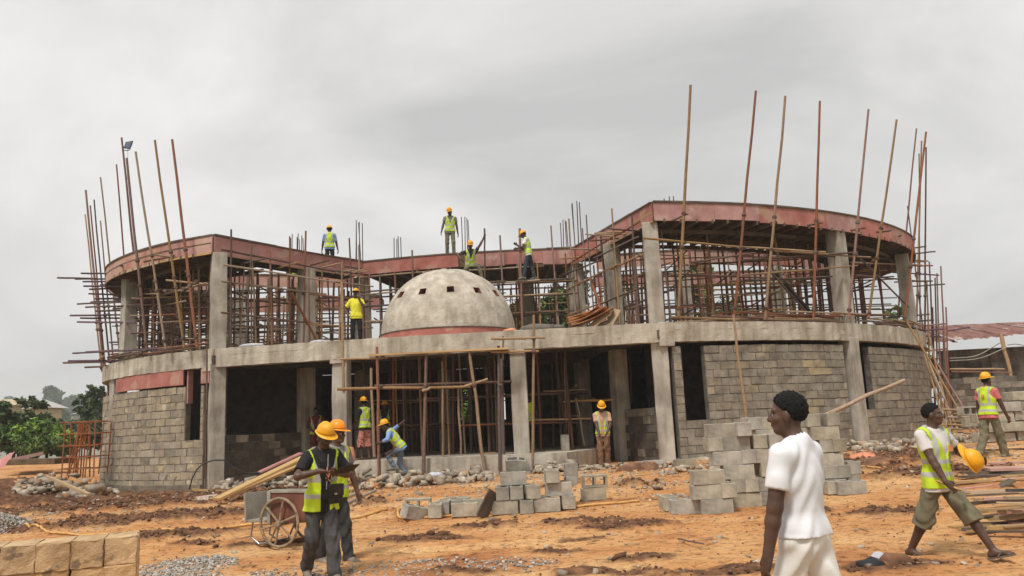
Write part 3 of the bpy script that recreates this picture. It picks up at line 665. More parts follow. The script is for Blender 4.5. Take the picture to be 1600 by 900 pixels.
# left wing: tall poles as they stand in the photograph (top and foot)
for t, f, mk, r, rear in [((133, 335), (160, 560), 'pole_tan', .035, 2.2), ((134, 297), (163, 562), 'pole_red', .05, 2.0), ((141, 321), (166, 556), 'pole_red', .035, 2.4), ((147, 312), (172, 545), 'pole_dark', .035, 2.0),
                          ((157, 345), (178, 545), 'pole_red', .03, 2.2), ((157, 277), (192, 548), 'pole_tan', .04, 1.6), ((182, 257), (209, 545), 'pole_red', .042, .6), ((190, 215), (230, 545), 'pole_red', .05, .2), ((198, 247), (229, 545), 'pole_red', .045, .1),
                          ((212, 237), (259, 545), 'pole_tan', .042, 0), ((242, 219), (288, 543), 'pole_tan', .045, 0), ((269, 218), (308, 543), 'pole_red', .048, 0)]:
    Y = depthL(max(f[0], 168)) + rear; a = P(*f, Y); b = P(*t, Y); a[2] = min(a[2], Z2 + .2)
    pole(a, b, r, mk, SL)
    for z_ in (Z2 + .35, Z2 + 1.9, Z3 + .1, Z3 - .7):
        f_ = (z_ - a[2]) / (b[2] - a[2]); clamp(a + (b - a) * f_, SL)
for px, py, w in [(90, 434, 60), (127, 427, 75), (130, 440, 90), (131, 447, 80), (139, 459, 70), (149, 467, 90), (121, 475, 110), (134, 480, 120), (110, 493, 90), (126, 497, 100), (121, 503, 90), (134, 550, 120), (114, 552, 150), (99, 567, 90), (107, 564, 80), (133, 574, 40), (118, 436, 100), (140, 452, 160), (142, 472, 130), (150, 486, 200)]:
    Y0 = 28.6 + rng.normal(0, .3); a = P(px, py, Y0); b = P(px + w, py + rng.uniform(-2, 3) - (w > 100) * 6, Y0 - w / 60 * 1.05)
    pole(a, b, .036, random.choice(['pole_purple', 'pole_purple', 'pole_dark', 'pole_dark']), SL)
for (x0, y0), (x1, y1), mk, o in [((184, 480), (322, 442), 'pole_tan', 0), ((200, 449), (300, 455), 'pole_tan', 0), ((195, 460), (250, 459), 'pole_tan', 0), ((222, 484), (290, 470), 'pole_tan', .2), ((188, 415), (217, 417), 'pole_dark', -.1), ((225, 409), (270, 401), 'pole_dark', -.1), ((243, 399), (275, 402), 'pole_tan', -.1),
                                  ((260, 438), (322, 444), 'pole_tan', .1), ((180, 468), (225, 467), 'pole_dark', 0), ((230, 520), (420, 498), 'pole_dark', .5)]:
    pole(P(x0, y0, depthL(x0) + o), P(x1, y1, depthL(min(x1, 325)) + o), .035, mk, SL)
for k, (px, py) in enumerate([(213, 417), (228, 480), (292, 425), (270, 401), (307, 440), (208, 468), (287, 505), (233, 535), (160, 552), (288, 452), (258, 455)]):
    clamp(P(px, py, depthL(max(px, 170)) + .02), SL)
u0 = CL.near(175)
for k in range(18):      # poles laid along the edge of the slab
    u = rng.uniform(u0, CL.L - 1.6); v = min(u + rng.uniform(1.6, 3.2), CL.L + 0); o = rng.uniform(-.5, .18)
    a, _ = CL.at(u, o); b, _ = CL.at(v, o + rng.normal(0, .1)); z = Z2 + .06 + rng.uniform(0, .28)
    pole((*a, z), (*b, z + rng.normal(0, .05)), .034, mixmat(1, 4, 2, 0), SL)
pole(P(323, 545, 23.6), P(323, 640, 23.55), .03, 'pole_dark', SL); pole(P(321, 640, 23.5), P(321, 762, 23.4), .022, 'pole_dark', SL)
# right wing
for t, f, mk, r, rear in [((1079, 133), (1060, 495), 'pole_tan', .046, -.25), ((1181, 142), (1147, 495), 'pole_red', .044, -.2), ((1227, 150), (1196, 497), 'pole_tan', .044, -.1), ((1281, 158), (1271, 497), 'pole_red', .042, -.1), ((1357, 171), (1326, 497), 'pole_red', .044, -.35),
                          ((1401, 187), (1357, 497), 'pole_tan', .04, 0), ((1432, 201), (1395, 500), 'pole_red', .042, .1), ((1447, 206), (1413, 500), 'pole_red', .042, .4), ((1440, 220), (1428, 500), 'pole_tan', .04, 1.0), ((1436, 240), (1434, 502), 'pole_red', .035, 1.6),
                          ((1447, 230), (1441, 500), 'pole_dark', .04, 1.8), ((1418, 322), (1440, 500), 'pole_dark', .03, 2.2)]:
    Y = depthR(min(f[0], 1436)) + rear; a = P(*f, Y); b = P(*t, Y); a[2] = min(a[2], Z2 + .2); pole(a, b, r, mk, SR)
    for z_ in (Z2 + .3, Z2 + 2.0, Z3 + .05): f_ = (z_ - a[2]) / (b[2] - a[2]); clamp(a + (b - a) * f_, SR)
for (x0, y0), (x1, y1), mk, o in [((1005, 372), (1160, 386), 'pole_tan', -.2), ((1160, 386), (1290, 394), 'pole_tan', 0), ((1150, 408), (1340, 394), 'pole_dark', .1), ((1210, 392), (1360, 402), 'pole_tan', .1), ((1050, 345), (1075, 334), 'pole_dark', .1), ((1262, 352), (1285, 348), 'pole_dark', 0), ((1330, 360), (1352, 356), 'pole_red', 0),
                                  ((1370, 363), (1392, 360), 'pole_dark', 0), ((1395, 372), (1408, 368), 'pole_dark', 0), ((1290, 400), (1450, 408), 'pole_dark', .6), ((1160, 430), (1340, 415), 'pole_tan', .4), ((1140, 440), (1300, 432), 'pole_dark', 1.0), ((1340, 430), (1445, 440), 'pole_dark', 1.0), ((1330, 410), (1440, 414), 'pole_tan', .3),
                                  ((1345, 405), (1420, 480), 'pole_dark', .4), ((1200, 420), (1262, 490), 'pole_dark', .9), ((1080, 410), (1180, 395), 'pole_dark', .5), ((1060, 428), (1230, 436), 'pole_dark', .9)]:
    pole(P(x0, y0, depthR(min(max(x0, 1046), 1436)) + o), P(x1, y1, depthR(min(max(x1, 1046), 1436)) + o), .034, mk, SR)
for px, py in [(1067, 346), (1160, 388), (1211, 348), (1277, 352), (1337, 398), (1365, 408), (1275, 394), (1148, 430), (1340, 360), (1196, 400)]: clamp(P(px, py, depthR(px) - .05), SR)
for k in range(44):
    u = rng.uniform(.1, CR.near(1444)); v = u + rng.uniform(1.6, 3.4); o = rng.uniform(-.8, .12)
    a, _ = CR.at(u, o); b, _ = CR.at(v, o + rng.normal(0, .12)); z = Z2 + .05 + rng.uniform(0, .26)
    pole((*a, z), (*b, z + rng.normal(0, .05)), .034, mixmat(2, 4, 2, 0), SR)
b_ = P(1253, 428, 25.8); add('brace_board', MB().box(.28, .05, 1).mesh('brace_board', MAT['timberdark']), T(*P(1240, 460, 25.8)) @ (Vector(P(1264, 492, 25.9)) - Vector(P(1208, 428, 25.7))).to_track_quat('Z', 'Y').to_matrix().to_4x4() @ SC(1, 1, 2.0), SR)
# far right end of the right wing
SE = root('scaffolding', (15.5, 29, .7), 'dense narrow scaffold of thin poles at the far end of the right wing', 'scaffolding', 'pole scaffolding on the building')
for t, f, mk, Y in [((1470, 416), (1482, 660), 'pole_red', 30), ((1464, 427), (1471, 650), 'pole_red', 31), ((1452, 409), (1462, 655), 'pole_purple', 31.5), ((1461, 434), (1467, 655), 'pole_dark', 32), ((1478, 480), (1484, 660), 'pole_red', 29.5), ((1457, 480), (1462, 650), 'pole_dark', 31), ((1474, 500), (1476, 655), 'pole_dark', 32.5), ((1448, 440), (1455, 650), 'pole_tan', 30.5)]:
    a = P(*f, Y); a[2] = max(a[2], .4); pole(a, P(*t, Y), .036, mk, SE)
for px, py in [(1447, 385), (1461, 393), (1447, 408), (1457, 415), (1467, 430), (1457, 439), (1476, 444), (1452, 491), (1459, 500), (1477, 506), (1477, 514), (1515, 511), (1470, 526), (1480, 545), (1468, 560), (1486, 585), (1475, 600), (1484, 620)]:
    Y = 30.5 + rng.normal(0, .6); w = rng.uniform(35, 80); pole(P(px, py, Y), P(px - w, py + rng.normal(2, 4), Y - w * .012), .032, random.choice(['pole_purple', 'pole_dark', 'pole_red']), SE)
for p0, Y0, p1 in [((1415, 500), 26.6, (1519, 676)), ((1448, 556), 28.2, (1490, 686)), ((1440, 540), 27.8, (1502, 684)), ((1432, 512), 27.6, (1478, 668)), ((1460, 560), 29, (1530, 680)), ((1450, 520), 29, (1488, 670))]:
    a = P(*p0, Y0); d = ray(*p1); k = 24.9 / d[1]; b = EYE + d * k; b[2] = max(b[2], gzz(b[0], b[1]) - .02); pole(b, a, .036, random.choice(['pole_tan', 'pole_red', 'pole_tan']), SE)
# recess scaffolds left and right of the dome
for path, nm, fr in ((RL, 'scaffold of poles along the red roof edge between left wing and dome', 0), (RR, 'scaffold of poles along the sloping roof edge between dome and right wing', 1)):
    S_ = root('scaffolding', (*path.at(path.L / 2)[0], Z2), nm, 'scaffolding', 'pole scaffolding on the building')
    for t in np.arange(.35, path.L, .52):
        for off in (.45, -.55):
            if rng.random() < .12: continue
            q, _ = path.at(t + rng.normal(0, .1), off + rng.normal(0, .06))
            top = Z4 + ((rng.uniform(.1, 1.0) if rng.random() < .45 else -.3) if off > 0 else -.7)
            pole((*q, Z2 - .01), (q[0] + rng.normal(0, .08), q[1] + rng.normal(0, .05), top), rng.uniform(.028, .042), mixmat(3, 3, 3, 0), S_)
    for z, off in ((Z2 + 1.95, .5), (Z2 + 1.0, .5), (Z2 + 1.75, -.5), (Z2 + .9, -.5), (Z3 - .02, .48), (Z2 + 2.45, .52)): ledger(path, .1, path.L - .1, off, z, S_, w=(1, 3, 2, 0))
    for k in range(7):
        t = rng.uniform(.3, path.L - .3); q, an = path.at(t, .55); z = Z3 + rng.uniform(-.2, .1)
        n_ = np.array([math.sin(an), -math.cos(an)]); pole((*(q - n_ * .7), z + .05), (*(q + n_ * .5), z + rng.normal(0, .08)), .032, mixmat(1, 3, 1, 0), S_)
    q0, _ = path.at(path.L * .42, .55); q1, _ = path.at(path.L * .62, .6)
    pole((*q0, Z2 + 1.9), (*q1, Z2 + .05), .05, 'pole_red', S_)
    for t in np.arange(.4, path.L, .9): q, _ = path.at(t, .47); clamp((*q, Z2 + 1.95), S_)
# centre, behind the dome
SCn = root('scaffolding', (-1.5, 27.6, Z2), 'poles and ledgers under the red roof edge behind the dome', 'scaffolding', 'pole scaffolding on the building')
for t in np.arange(.2, RC.L, .62):
    q, _ = RC.at(t, .4); hh = rng.uniform(.1, .8) if rng.random() < .3 else -.6
    if abs(project(*q, 7)[0] - 735) < 16: hh = .2
    pole((*q, Z2), (q[0] + rng.normal(0, .05), q[1], Z4 + hh), rng.uniform(.03, .042), mixmat(4, 2, 2, 0), SCn)
for z, off in ((P(827, 440, 27.3)[2], .62), (P(827, 440, 27.3)[2] - .03, .42), (Z2 + 1.2, .45), (Z3 - .05, .3), (Z2 + 1.75, .5)): ledger(RC, .05, RC.L, off, z, SCn, w=(1, 3, 3, 0), wob=.02)
zb = P(827, 440, 27.3)[2]
for s0, s1, o in ((5.6, 7.6, .52), (3.3, 5.3, .55)):
    a, an = RC.at((s0 + s1) / 2, o); add('walk_board', MB().box(s1 - s0, .26, .045).mesh('walk_board', MAT['timberdark']), T(*a, zb + .05) @ RZ(an), SCn)
pole(P(812, 357, 27.35), P(816, 500, 27.3), .045, 'pole_red', SCn); pole(P(757, 357, 27.35), P(758, 435, 27.3), .035, 'pole_dark', SCn)
# props under the roofs of the wings and under the central roof
def props(name, label, poly, step, z0, z1, keep, wts, levels, r=.03, drop=.15):
    S_ = root(name, (*np.mean(poly, 0), z0), label, 'props', 'timber props under formwork')
    poly = np.array(poly); x0, y0 = poly.min(0); x1, y1 = poly.max(0)
    def inside(x, y):
        c = False; n = len(poly); j = n - 1
        for i in range(n):
            (xi, yi), (xj, yj) = poly[i], poly[j]
            if (yi > y) != (yj > y) and x < (xj - xi) * (y - yi) / (yj - yi) + xi: c = not c
            j = i
        return c
    n = 0
    for x in np.arange(x0, x1, step):
        for y in np.arange(y0, y1, step):
            a = x + rng.normal(0, .09); b = y + rng.normal(0, .09)
            if not inside(a, b) or rng.random() < drop: continue
            pole((a, b, z0), (a + rng.normal(0, .07), b + rng.normal(0, .07), z1 + rng.uniform(-.02, .02)), rng.uniform(r * .8, r * 1.25), mixmat(*wts), S_); n += 1
    for z in levels:
        for y in np.arange(y0 + .2, y1, step * 1.25):
            xs = [x for x in np.arange(x0, x1, .15) if inside(x, y)]
            if len(xs) < 6: continue
            u = xs[0]
            while u < xs[-1] - .5:
                v = min(u + rng.uniform(2, 4), xs[-1]); zz_ = z + rng.normal(0, .07)
                if rng.random() < keep: pole((u - .3, y + rng.normal(0, .06), zz_), (v + .3, y + rng.normal(0, .06), zz_ + rng.normal(0, .06)), rng.uniform(.022, .034), mixmat(*wts), S_); n += 1
                u = v
        for x in np.arange(x0 + .3, x1, step * 1.8):
            ys = [y for y in np.arange(y0, y1, .15) if inside(x, y)]
            if len(ys) < 6 or rng.random() > keep: continue
            pole((x, ys[0], z + .07), (x + rng.normal(0, .1), min(ys[-1], ys[0] + 3.6), z + .07 + rng.normal(0, .05)), .028, mixmat(*wts), S_); n += 1
    print(name, n)
polyL = [(-14.6, 30.5), (-14.2, 28.4), (-13.2, 27.1), (-12, 26), (-10.5, 25), (-9.3, 24.7), (-7.2, 27.4), (-6, 29.2), (-6, 32.6), (-14, 32.6)]
props('roof_props', 'forest of thin timber props under the roof of the left wing', polyL, .66, Z2 - .02, Z3 + .05, .85, (4, 4, 4, 0), (Z2 + .45, Z2 + .95, Z2 + 1.5, Z2 + 2.2), r=.04)
polyR = [(4.2, 23.4), (6.5, 23.9), (9, 24.9), (11, 26.2), (12.8, 27.8), (13.8, 29), (14.8, 31.5), (14.8, 33), (3.6, 33), (3.6, 26)]
props('roof_props', 'forest of thin timber props under the roof of the right wing', polyR, .80, Z2 - .02, Z3 + .05, .72, (4, 4, 4, 0), (Z2 + .45, Z2 + 1.0, Z2 + 1.6, Z2 + 2.25), r=.04)
polyC = [(-5.2, 29.2), (2.2, 28.6), (2.6, 33), (-5.4, 33)]
props('roof_props', 'thin timber props under the central roof behind the dome', polyC, .7, Z2 - .02, Z3 + .1, .6, (2, 2, 5, 0), (Z2 + .6, Z2 + 1.4, Z2 + 2.2))
# ground floor: props in the porch
polyP = [(-4.9, 24.2), (1.9, 23.8), (2.2, 28), (2.2, 33), (-5.2, 33), (-5.2, 28.5)]
props('porch_props', 'shade-darkened timber props holding up the slab inside the porch', polyP, .74, ZF, Z1 + .3, .45, (2, 4, 5, 0), (ZF + .9, ZF + 1.8), r=.036, drop=.2)  # pole mix weighted dark, porch shade put into the colours
SP = root('scaffolding', (-2, 22.6, ZF), 'front scaffold of reddish uprights and ledgers standing across the porch opening', 'scaffolding', 'pole scaffolding on the building')
for t, f, mk, Y, r in [((534, 440), (537, 614), 'pole_tan', 22.9, .042), ((589, 542), (593, 752), 'pole_red', 22.2, .05), ((666, 551), (662, 745), 'pole_red', 22.2, .05), ((733, 548), (758, 738), 'pole_tan', 22.1, .052), ((779, 540), (781, 735), 'pole_dark', 22.2, .05), ((784, 560), (787, 716), 'pole_dark', 22.7, .06), ((759, 570), (765, 705), 'pole_dark', 24.2, .045),
                       ((691, 565), (692, 712), 'pole_tan', 23.4, .042), ((716, 607), (720, 710), 'pole_tan', 23.6, .04), ((580, 575), (585, 714), 'pole_tan', 23.2, .05), ((834, 492), (832, 737), 'pole_tan', 22.2, .045), ((786, 525), (786, 562), 'pole_tan', 22.3, .035), ((630, 570), (632, 704), 'pole_dark', 24.5, .04), ((1146, 492), (1167, 668), 'pole_tan', 22.0, .042)]:
    pole(P(*f, Y), P(*t, Y), r, mk, SP)
for (x0, y0), (x1, y1), mk, Y, r in [((527, 608), (735, 604), 'pole_tan', 22.3, .048), ((725, 604), (762, 592), 'pole_tan', 22.15, .04), ((585, 603), (800, 596), 'pole_dark', 22.5, .045), ((531, 561), (605, 559), 'pole_tan', 22.2, .04), ((767, 529), (852, 528), 'pole_tan', 22.05, .036), ((767, 550), (842, 549), 'pole_tan', 22.1, .038), ((660, 612), (672, 606), 'pole_tan', 22.1, .045), ((590, 555), (668, 553), 'pole_tan', 22.15, .036)]:
    pole(P(x0, y0, Y), P(x1, y1, Y), r, mk, SP)
a, b = Vector(P(577, 553, 22.2)), Vector(P(795, 547, 22.05)); add('soffit_board', MB().box(1, .2, .05).mesh('soffit_board', MAT['timber']), T((a + b) / 2) @ RZ(math.atan2(b.y - a.y, b.x - a.x)) @ SC((b - a).length, 1, 1), SP)
for px, py, Y in [(597, 559, 22.15), (594, 605, 22.2), (537, 608, 22.6), (665, 604, 22.2), (741, 602, 22.1), (781, 602, 22.2), (834, 529, 22.1), (834, 549, 22.1), (786, 549, 22.15)]: clamp(P(px, py, Y), SP)
add('foot_board', MB().box(.4, .15, .04).mesh('foot_board', MAT['timber']), T(*P(765, 708, 24.0)), SP)
# inclined prop sticks in the dark bay right of the porch column
SQ = root('scaffolding', (2, 25, ZF), 'dark props and crossed sticks in the bay behind the man in peach shirt', 'scaffolding', 'pole scaffolding on the building')
for t, f, mk, Y in [((900, 622), (914, 697), 'pole_tan', 24.5), ((868, 560), (888, 700), 'pole_dark', 25), ((882, 560), (885, 690), 'pole_tan', 25.5), ((880, 628), (958, 624), 'pole_tan', 24.6), ((872, 630), (930, 622), 'pole_dark', 25), ((984, 556), (986, 632), 'pole_tan', 27)]: pole(P(*f, Y), P(*t, Y), .04, mk, SQ)
# floodlight on the tallest pole
q = P(198, 226, depthL(230) + .2)
fl = root('floodlight', q, 'dark rectangular floodlight on top of the tallest leaning pole', 'floodlight')
mb = MB(); mb.raw([(-.16, 0, -.16), (.16, 0, -.22), (.27, .05, .2), (-.08, .05, .16), (-.10, .16, -.1), (.1, .16, -.14), (.16, .2, .1), (-.06, .2, .08)], [(0, 1, 2, 3), (7, 6, 5, 4), (0, 4, 5, 1), (1, 5, 6, 2), (2, 6, 7, 3), (3, 7, 4, 0)])
MAT['lampglass'] = pmat('lamp_glass', (.13, .16, .20), (.10, .12, .16), 4, .25)
add('housing', mb.mesh('housing', MAT['plastic_black'], bevel=.012), T(*q), fl)
add('lens', MB().raw([(-.12, -.012, -.12), (.13, -.012, -.17), (.22, .035, .15), (-.05, .035, .12)], [(0, 1, 2, 3)]).mesh('lens', MAT['lampglass']), T(*q) , fl)
add('bracket', MB().tube([(-.19, 0, -.16), (-.22, .05, -.2), (-.05, .1, -.24), (.12, .08, -.21)], .02, 5).mesh('bracket', MAT['plastic_black']), T(*q), fl)
add('cable', MB().tube([(.05, 0, -.2), (.07, 0, -.5), (.02, 0, -.9), (.1, 0, -1.6)], .008, 4).mesh('cable', MAT['plastic_black']), T(*q), fl)
# ------------------------------------------------------------------ loose things: shapes
def hollow_block(L=.45, W=.225, H=.225, web=.038, holes=2, broken=0):
    xs = [-L / 2]; inner = (L - web * (holes + 1)) / holes
    for i in range(holes): xs += [xs[-1] + web, xs[-1] + web + inner]
    xs.append(L / 2); ys = [-W / 2, -W / 2 + web, W / 2 - web, W / 2]; V = []; F = []
    nx_, ny_ = len(xs), 4
    for z in (-H / 2, H / 2):
        for y in ys:
            for x in xs: V.append((x + rng.normal(0, .0025), y + rng.normal(0, .0025), z + rng.normal(0, .0025)))
    def id(i, j, k): return k * nx_ * ny_ + j * nx_ + i
    hole = lambda i, j: j == 1 and i % 2 == 1
    for i in range(nx_ - 1):
        for j in range(3):
            if not hole(i, j): F.append((id(i, j, 1), id(i + 1, j, 1), id(i + 1, j + 1, 1), id(i, j + 1, 1))); F.append((id(i, j, 0), id(i, j + 1, 0), id(i + 1, j + 1, 0), id(i + 1, j, 0)))
            else:
                c = [(i, j), (i + 1, j), (i + 1, j + 1), (i, j + 1)]
                for a in range(4): p0, p1 = c[a], c[(a + 1) % 4]; F.append((id(*p1, 0), id(*p0, 0), id(*p0, 1), id(*p1, 1)))
    for i in range(nx_ - 1): F.append((id(i, 0, 0), id(i + 1, 0, 0), id(i + 1, 0, 1), id(i, 0, 1))); F.append((id(i + 1, 3, 0), id(i, 3, 0), id(i, 3, 1), id(i + 1, 3, 1)))
    for j in range(3): F.append((id(0, j + 1, 0), id(0, j, 0), id(0, j, 1), id(0, j + 1, 1))); F.append((id(nx_ - 1, j, 0), id(nx_ - 1, j + 1, 0), id(nx_ - 1, j + 1, 1), id(nx_ - 1, j, 1)))
    if broken: V = [(x if z < 0 or x < .02 else .02 + (x - .02) * .55, y, z if x < .1 else z * .8) for x, y, z in V]
    mb = MB(); mb.raw(V, F); m = mb.mesh('concrete_block', MAT['loose'])
    bm = bmesh.new(); bm.from_mesh(m)
    ed = [e for e in bm.edges if len(e.link_faces) == 2 and e.calc_face_angle(0) > 1 and max(abs(e.verts[0].co.x), abs(e.verts[0].co.y) * 2) > .2 and max(abs(e.verts[1].co.x), abs(e.verts[1].co.y) * 2) > .2]
    bmesh.ops.bevel(bm, geom=ed, offset=.007, segments=1, affect='EDGES', clamp_overlap=True); bm.to_mesh(m); bm.free(); return m
HB = [hollow_block() for _ in range(4)]; HBX = [hollow_block(.5, .235, .222) for _ in range(4)]; BROKEN = hollow_block(broken=1)
ordn = ['first', 'second', 'third', 'fourth', 'fifth', 'sixth', 'seventh', 'eighth', 'ninth']
def loose(x, y, z, rot, label, me=None, tilt=None, group='concrete blocks lying about the site'):
    w = T(x, y, z) @ RZ(rot + rng.normal(0, .03))
    if tilt is not None: w = w @ tilt
    return add('concrete_block', me or random.choice(HB), w, None, label, 'block', group)
H1 = math.pi / 2
# pile in the middle: (zoom x, ground zoom y, level, end-on?, label)
def mid(zx, zy, lv, ori, label, me=None, tilt=None, back=0.0, dz=0):
    q = Pz(600 + zx / 4, 680 + zy / 4, .22); k = (14.1 + back) / q[1]; x, y = q[0] * k, 14.1 + back
    loose(x, y, gzz(x, y) + .115 + lv * .226 + dz, (H1 if ori else 0) + .04, label, me, tilt, 'concrete blocks in the low pile in front of the porch')
mid(758, 495, 0, 0, 'grey block at the front foot of the middle pile, under the two end-on blocks'); mid(888, 495, 0, 1, 'grey block set end-on in the bottom course of the middle pile'); mid(1020, 495, 0, 0, 'grey hollow block at the front right foot of the middle pile, stone chip against it')
mid(1150, 480, 0, 1, 'grey block end-on at the right rear foot of the middle pile', back=.25); mid(760, 480, 0, 0, 'grey block in the back row of the middle pile, behind its front foot', back=.3); mid(960, 470, 0, 0, 'grey block hidden in the back row of the middle pile', back=.35)
mid(740, 395, 1, 1, 'leftmost of three end-on blocks in the second course of the middle pile', back=.1); mid(826, 395, 1, 1, 'central one of three end-on blocks in the second course of the middle pile', back=.1); mid(922, 395, 1, 1, 'hollow topped rightmost of three end-on blocks in the middle pile', back=.08, tilt=RZ(.15))
mid(1092, 390, 1, 0, 'long grey block carrying the end-on block at right of the middle pile', back=.2); mid(810, 305, 2, 0, 'hollow block laid lengthwise on the three end-on blocks of the middle pile', back=.15); mid(1050, 305, 2, 1, 'topmost end-on block at the right of the middle pile', back=.22)
mid(1172, 295, 2, 0, 'broken block standing on end at right of the middle pile', BROKEN, RY(H1), .45, -.05); mid(840, 205, 3, 0, 'pale broken block standing on top of the middle pile', BROKEN, RX(.25), .4, -.02)
mid(1310, 400, 0, 0, 'grey block lying just right of the middle pile with another block on it', back=1.0); mid(1315, 305, 1, 0, 'block on its side showing its two holes, right of the middle pile', tilt=RX(H1), back=1.0)
mid(505, 495, 0, 0, 'hollow block lying lengthwise left of the leaning dark board'); mid(500, 440, 0, 0, 'hollow block lying behind another, left of the leaning dark board', back=.45); mid(460, 430, 0, 0, 'hollow block third in depth left of the leaning dark board', back=.85)
mid(195, 500, 0, 0, 'tilted grey block at the left tip of the middle pile', tilt=RY(.28) @ RZ(.6)); mid(322, 490, 0, 1, 'dark end-on block beside the tilted block at left of the middle pile', back=.12); mid(215, 430, 0, 0, 'block standing upright on its long edge behind the tilted block', tilt=RX(H1), back=.5, dz=.06); mid(375, 440, 0, 1, 'small end-on block between the dark block and the hollow pair', back=.5); mid(620, 440, 0, 0, 'block mostly behind the leaning dark board', back=.45)
q = Pz(762, 803, .22); add('leaning_board', MB().box(.30, .03, .48).mesh('leaning_board', MAT['timberdark'], bevel=.004), T(q[0] * .975, 13.9, gzz(q[0], 13.9) + .2) @ RY(.5) @ RX(-.2) @ RZ(.9), None, 'dark thin board leaning against the middle block pile', 'board')
# right stacks
def rst(zx0, zx1, lv, Y, ori, label, me=None, tilt=None):
    px = 1000 + (zx0 + zx1) / 2 * .2444; x = P(px, 770, Y)[0]
    loose(x, Y + rng.normal(0, .008), gzz(x, Y) + .113 + lv * .224, (H1 if ori else 0) + rng.normal(.02, .015), label, me or random.choice(HBX), tilt, 'concrete blocks in the tall stacks on the right')
def stack(rows, Y, nm):
    for lv, row in enumerate(rows):
        for k, (a, b) in enumerate(row):
            short = (b - a) < 120; pos = ['leftmost', 'next to leftmost', 'third', 'fourth', 'fifth', 'sixth'][k] if len(row) > 1 else 'only'
            rst(a, b, lv, Y + (.13 if short else 0), short, f'{"end-on" if short else "long"} block, {pos} in {ordn[lv]} course of {nm}')
stack([[(590, 740)], [(562, 650), (652, 742)], [(535, 732)], [(500, 640), (645, 735)], [(462, 522), (525, 722)], [(470, 640)]], 13.45, 'broken-topped stack left of white shirt')
rst(636, 716, 5, 13.5, 1, 'block with a chipped corner on top of the stack left of white shirt', BROKEN)
stack([[(748, 940)], [(745, 900)], [(748, 850), (853, 945)], [(745, 930)], [(722, 818), (822, 915)]], 13.5, 'lower stack directly behind white shirt')
stack([[(360, 592)], [(352, 500), (500, 590)], [(342, 532)]], 13.0, 'stepped short stack beside the tall ones')
stack([[(215, 352)], ], 13.15, 'blocks left of the stepped stack'); rst(140, 215, 0, 13.6, 1, 'dark end-on block furthest left beside the stepped stack')
q = 14.9
stack([[(1120, 1315)], [(1178, 1243), (1250, 1320)], [(1125, 1312)], [(1140, 1232), (1236, 1312)], [(1118, 1300)], [(1085, 1172), (1215, 1295)]], 14.4, 'rear stack right of white shirt')
stack([[(760, 950)], [(760, 950)], [(760, 950)], [(760, 950)], [(760, 950)], [(730, 770), (770, 930)]], 14.5, 'rear stack left of the bareheaded face')
stack([[(960, 1150)], [(960, 1150)], [(960, 1150)], [(960, 1110)], [(960, 1150)], [(1000, 1090)]], 14.5, 'rear stack behind white shirt\'s neck')
rst(1245, 1435, 0, 14.1, 0, 'pale long block lying alone right of the tall stacks'); rst(1170, 1245, 0, 14.3, 1, 'dark block lying low against the right stack'); rst(1320, 1365, 0, 14.9, 1, 'dark lower block carrying a pale one right of the stacks'); rst(1315, 1395, 1, 14.9, 1, 'pale end-on block resting high at the right end of the stacks')
for zx, Y, lb in ((95, 20.4, 'grey block lying alone near the foot of the corner column'), (290, 20, 'grey block lying alone right of the corner column foot')):
    x = P(1000 + zx * .2444, 740, Y)[0]; loose(x, Y, gzz(x, Y) + .1, .1, lb, hollow_block(.5, .22, .2))
for px, py, Y, rot, lb in ((882, 680, 23.6, H1, 'pale block standing on end beside the dark sticks in the porch'),): q = P(px, py, Y); loose(q[0], q[1], ZF + .225, 0, lb, None, RY(H1))
q = P(812, 722, 21.9); add('concrete_block', hollow_block(.62, .4, .3), T(q[0], 21.75, .68) @ RZ(.05), None, 'big pale block under the foot of the middle porch column', 'block', 'concrete blocks lying about the site')
# sand-coloured block stack close to the camera, bottom left
SB = [MB().box(.249, .46, .224).mesh('sand_block', MAT['sandblock'], bevel=.007) for _ in range(3)]
for m in SB:
    bm = bmesh.new(); bm.from_mesh(m); bmesh.ops.subdivide_edges(bm, edges=bm.edges, cuts=3, use_grid_fill=True)
    for v in bm.verts: v.co += Vector(rng.normal(0, .003, 3))
    bm.to_mesh(m); bm.free()
p0, p1 = np.array([-3.30, 7.12]), np.array([-4.26, 6.73]); dr = (p1 - p0) / np.linalg.norm(p1 - p0); nrm = np.array([dr[1], -dr[0]]); nrm = nrm if nrm[1] > 0 else -nrm; an = math.atan2(-dr[1], -dr[0])
for lv in range(4):
    for k in range(6):
        off = .1255 + k * .252 + (.0 if lv % 2 else .0) + (0 if lv == 3 else -.012 * (k % 2)); c = p0 + dr * off + nrm * (.23 + rng.normal(0, .006))
        add('sand_block', SB[(k + lv) % 3], T(c[0], c[1], gzz(*c) + .12 + lv * .226 - .03) @ RZ(an + rng.normal(0, .012)), None,
            f'sandy ochre block, {ordn[k]} from right in {("bottom", "second", "third", "top")[lv]} course of near stack', 'block', 'ochre blocks in the near stack')
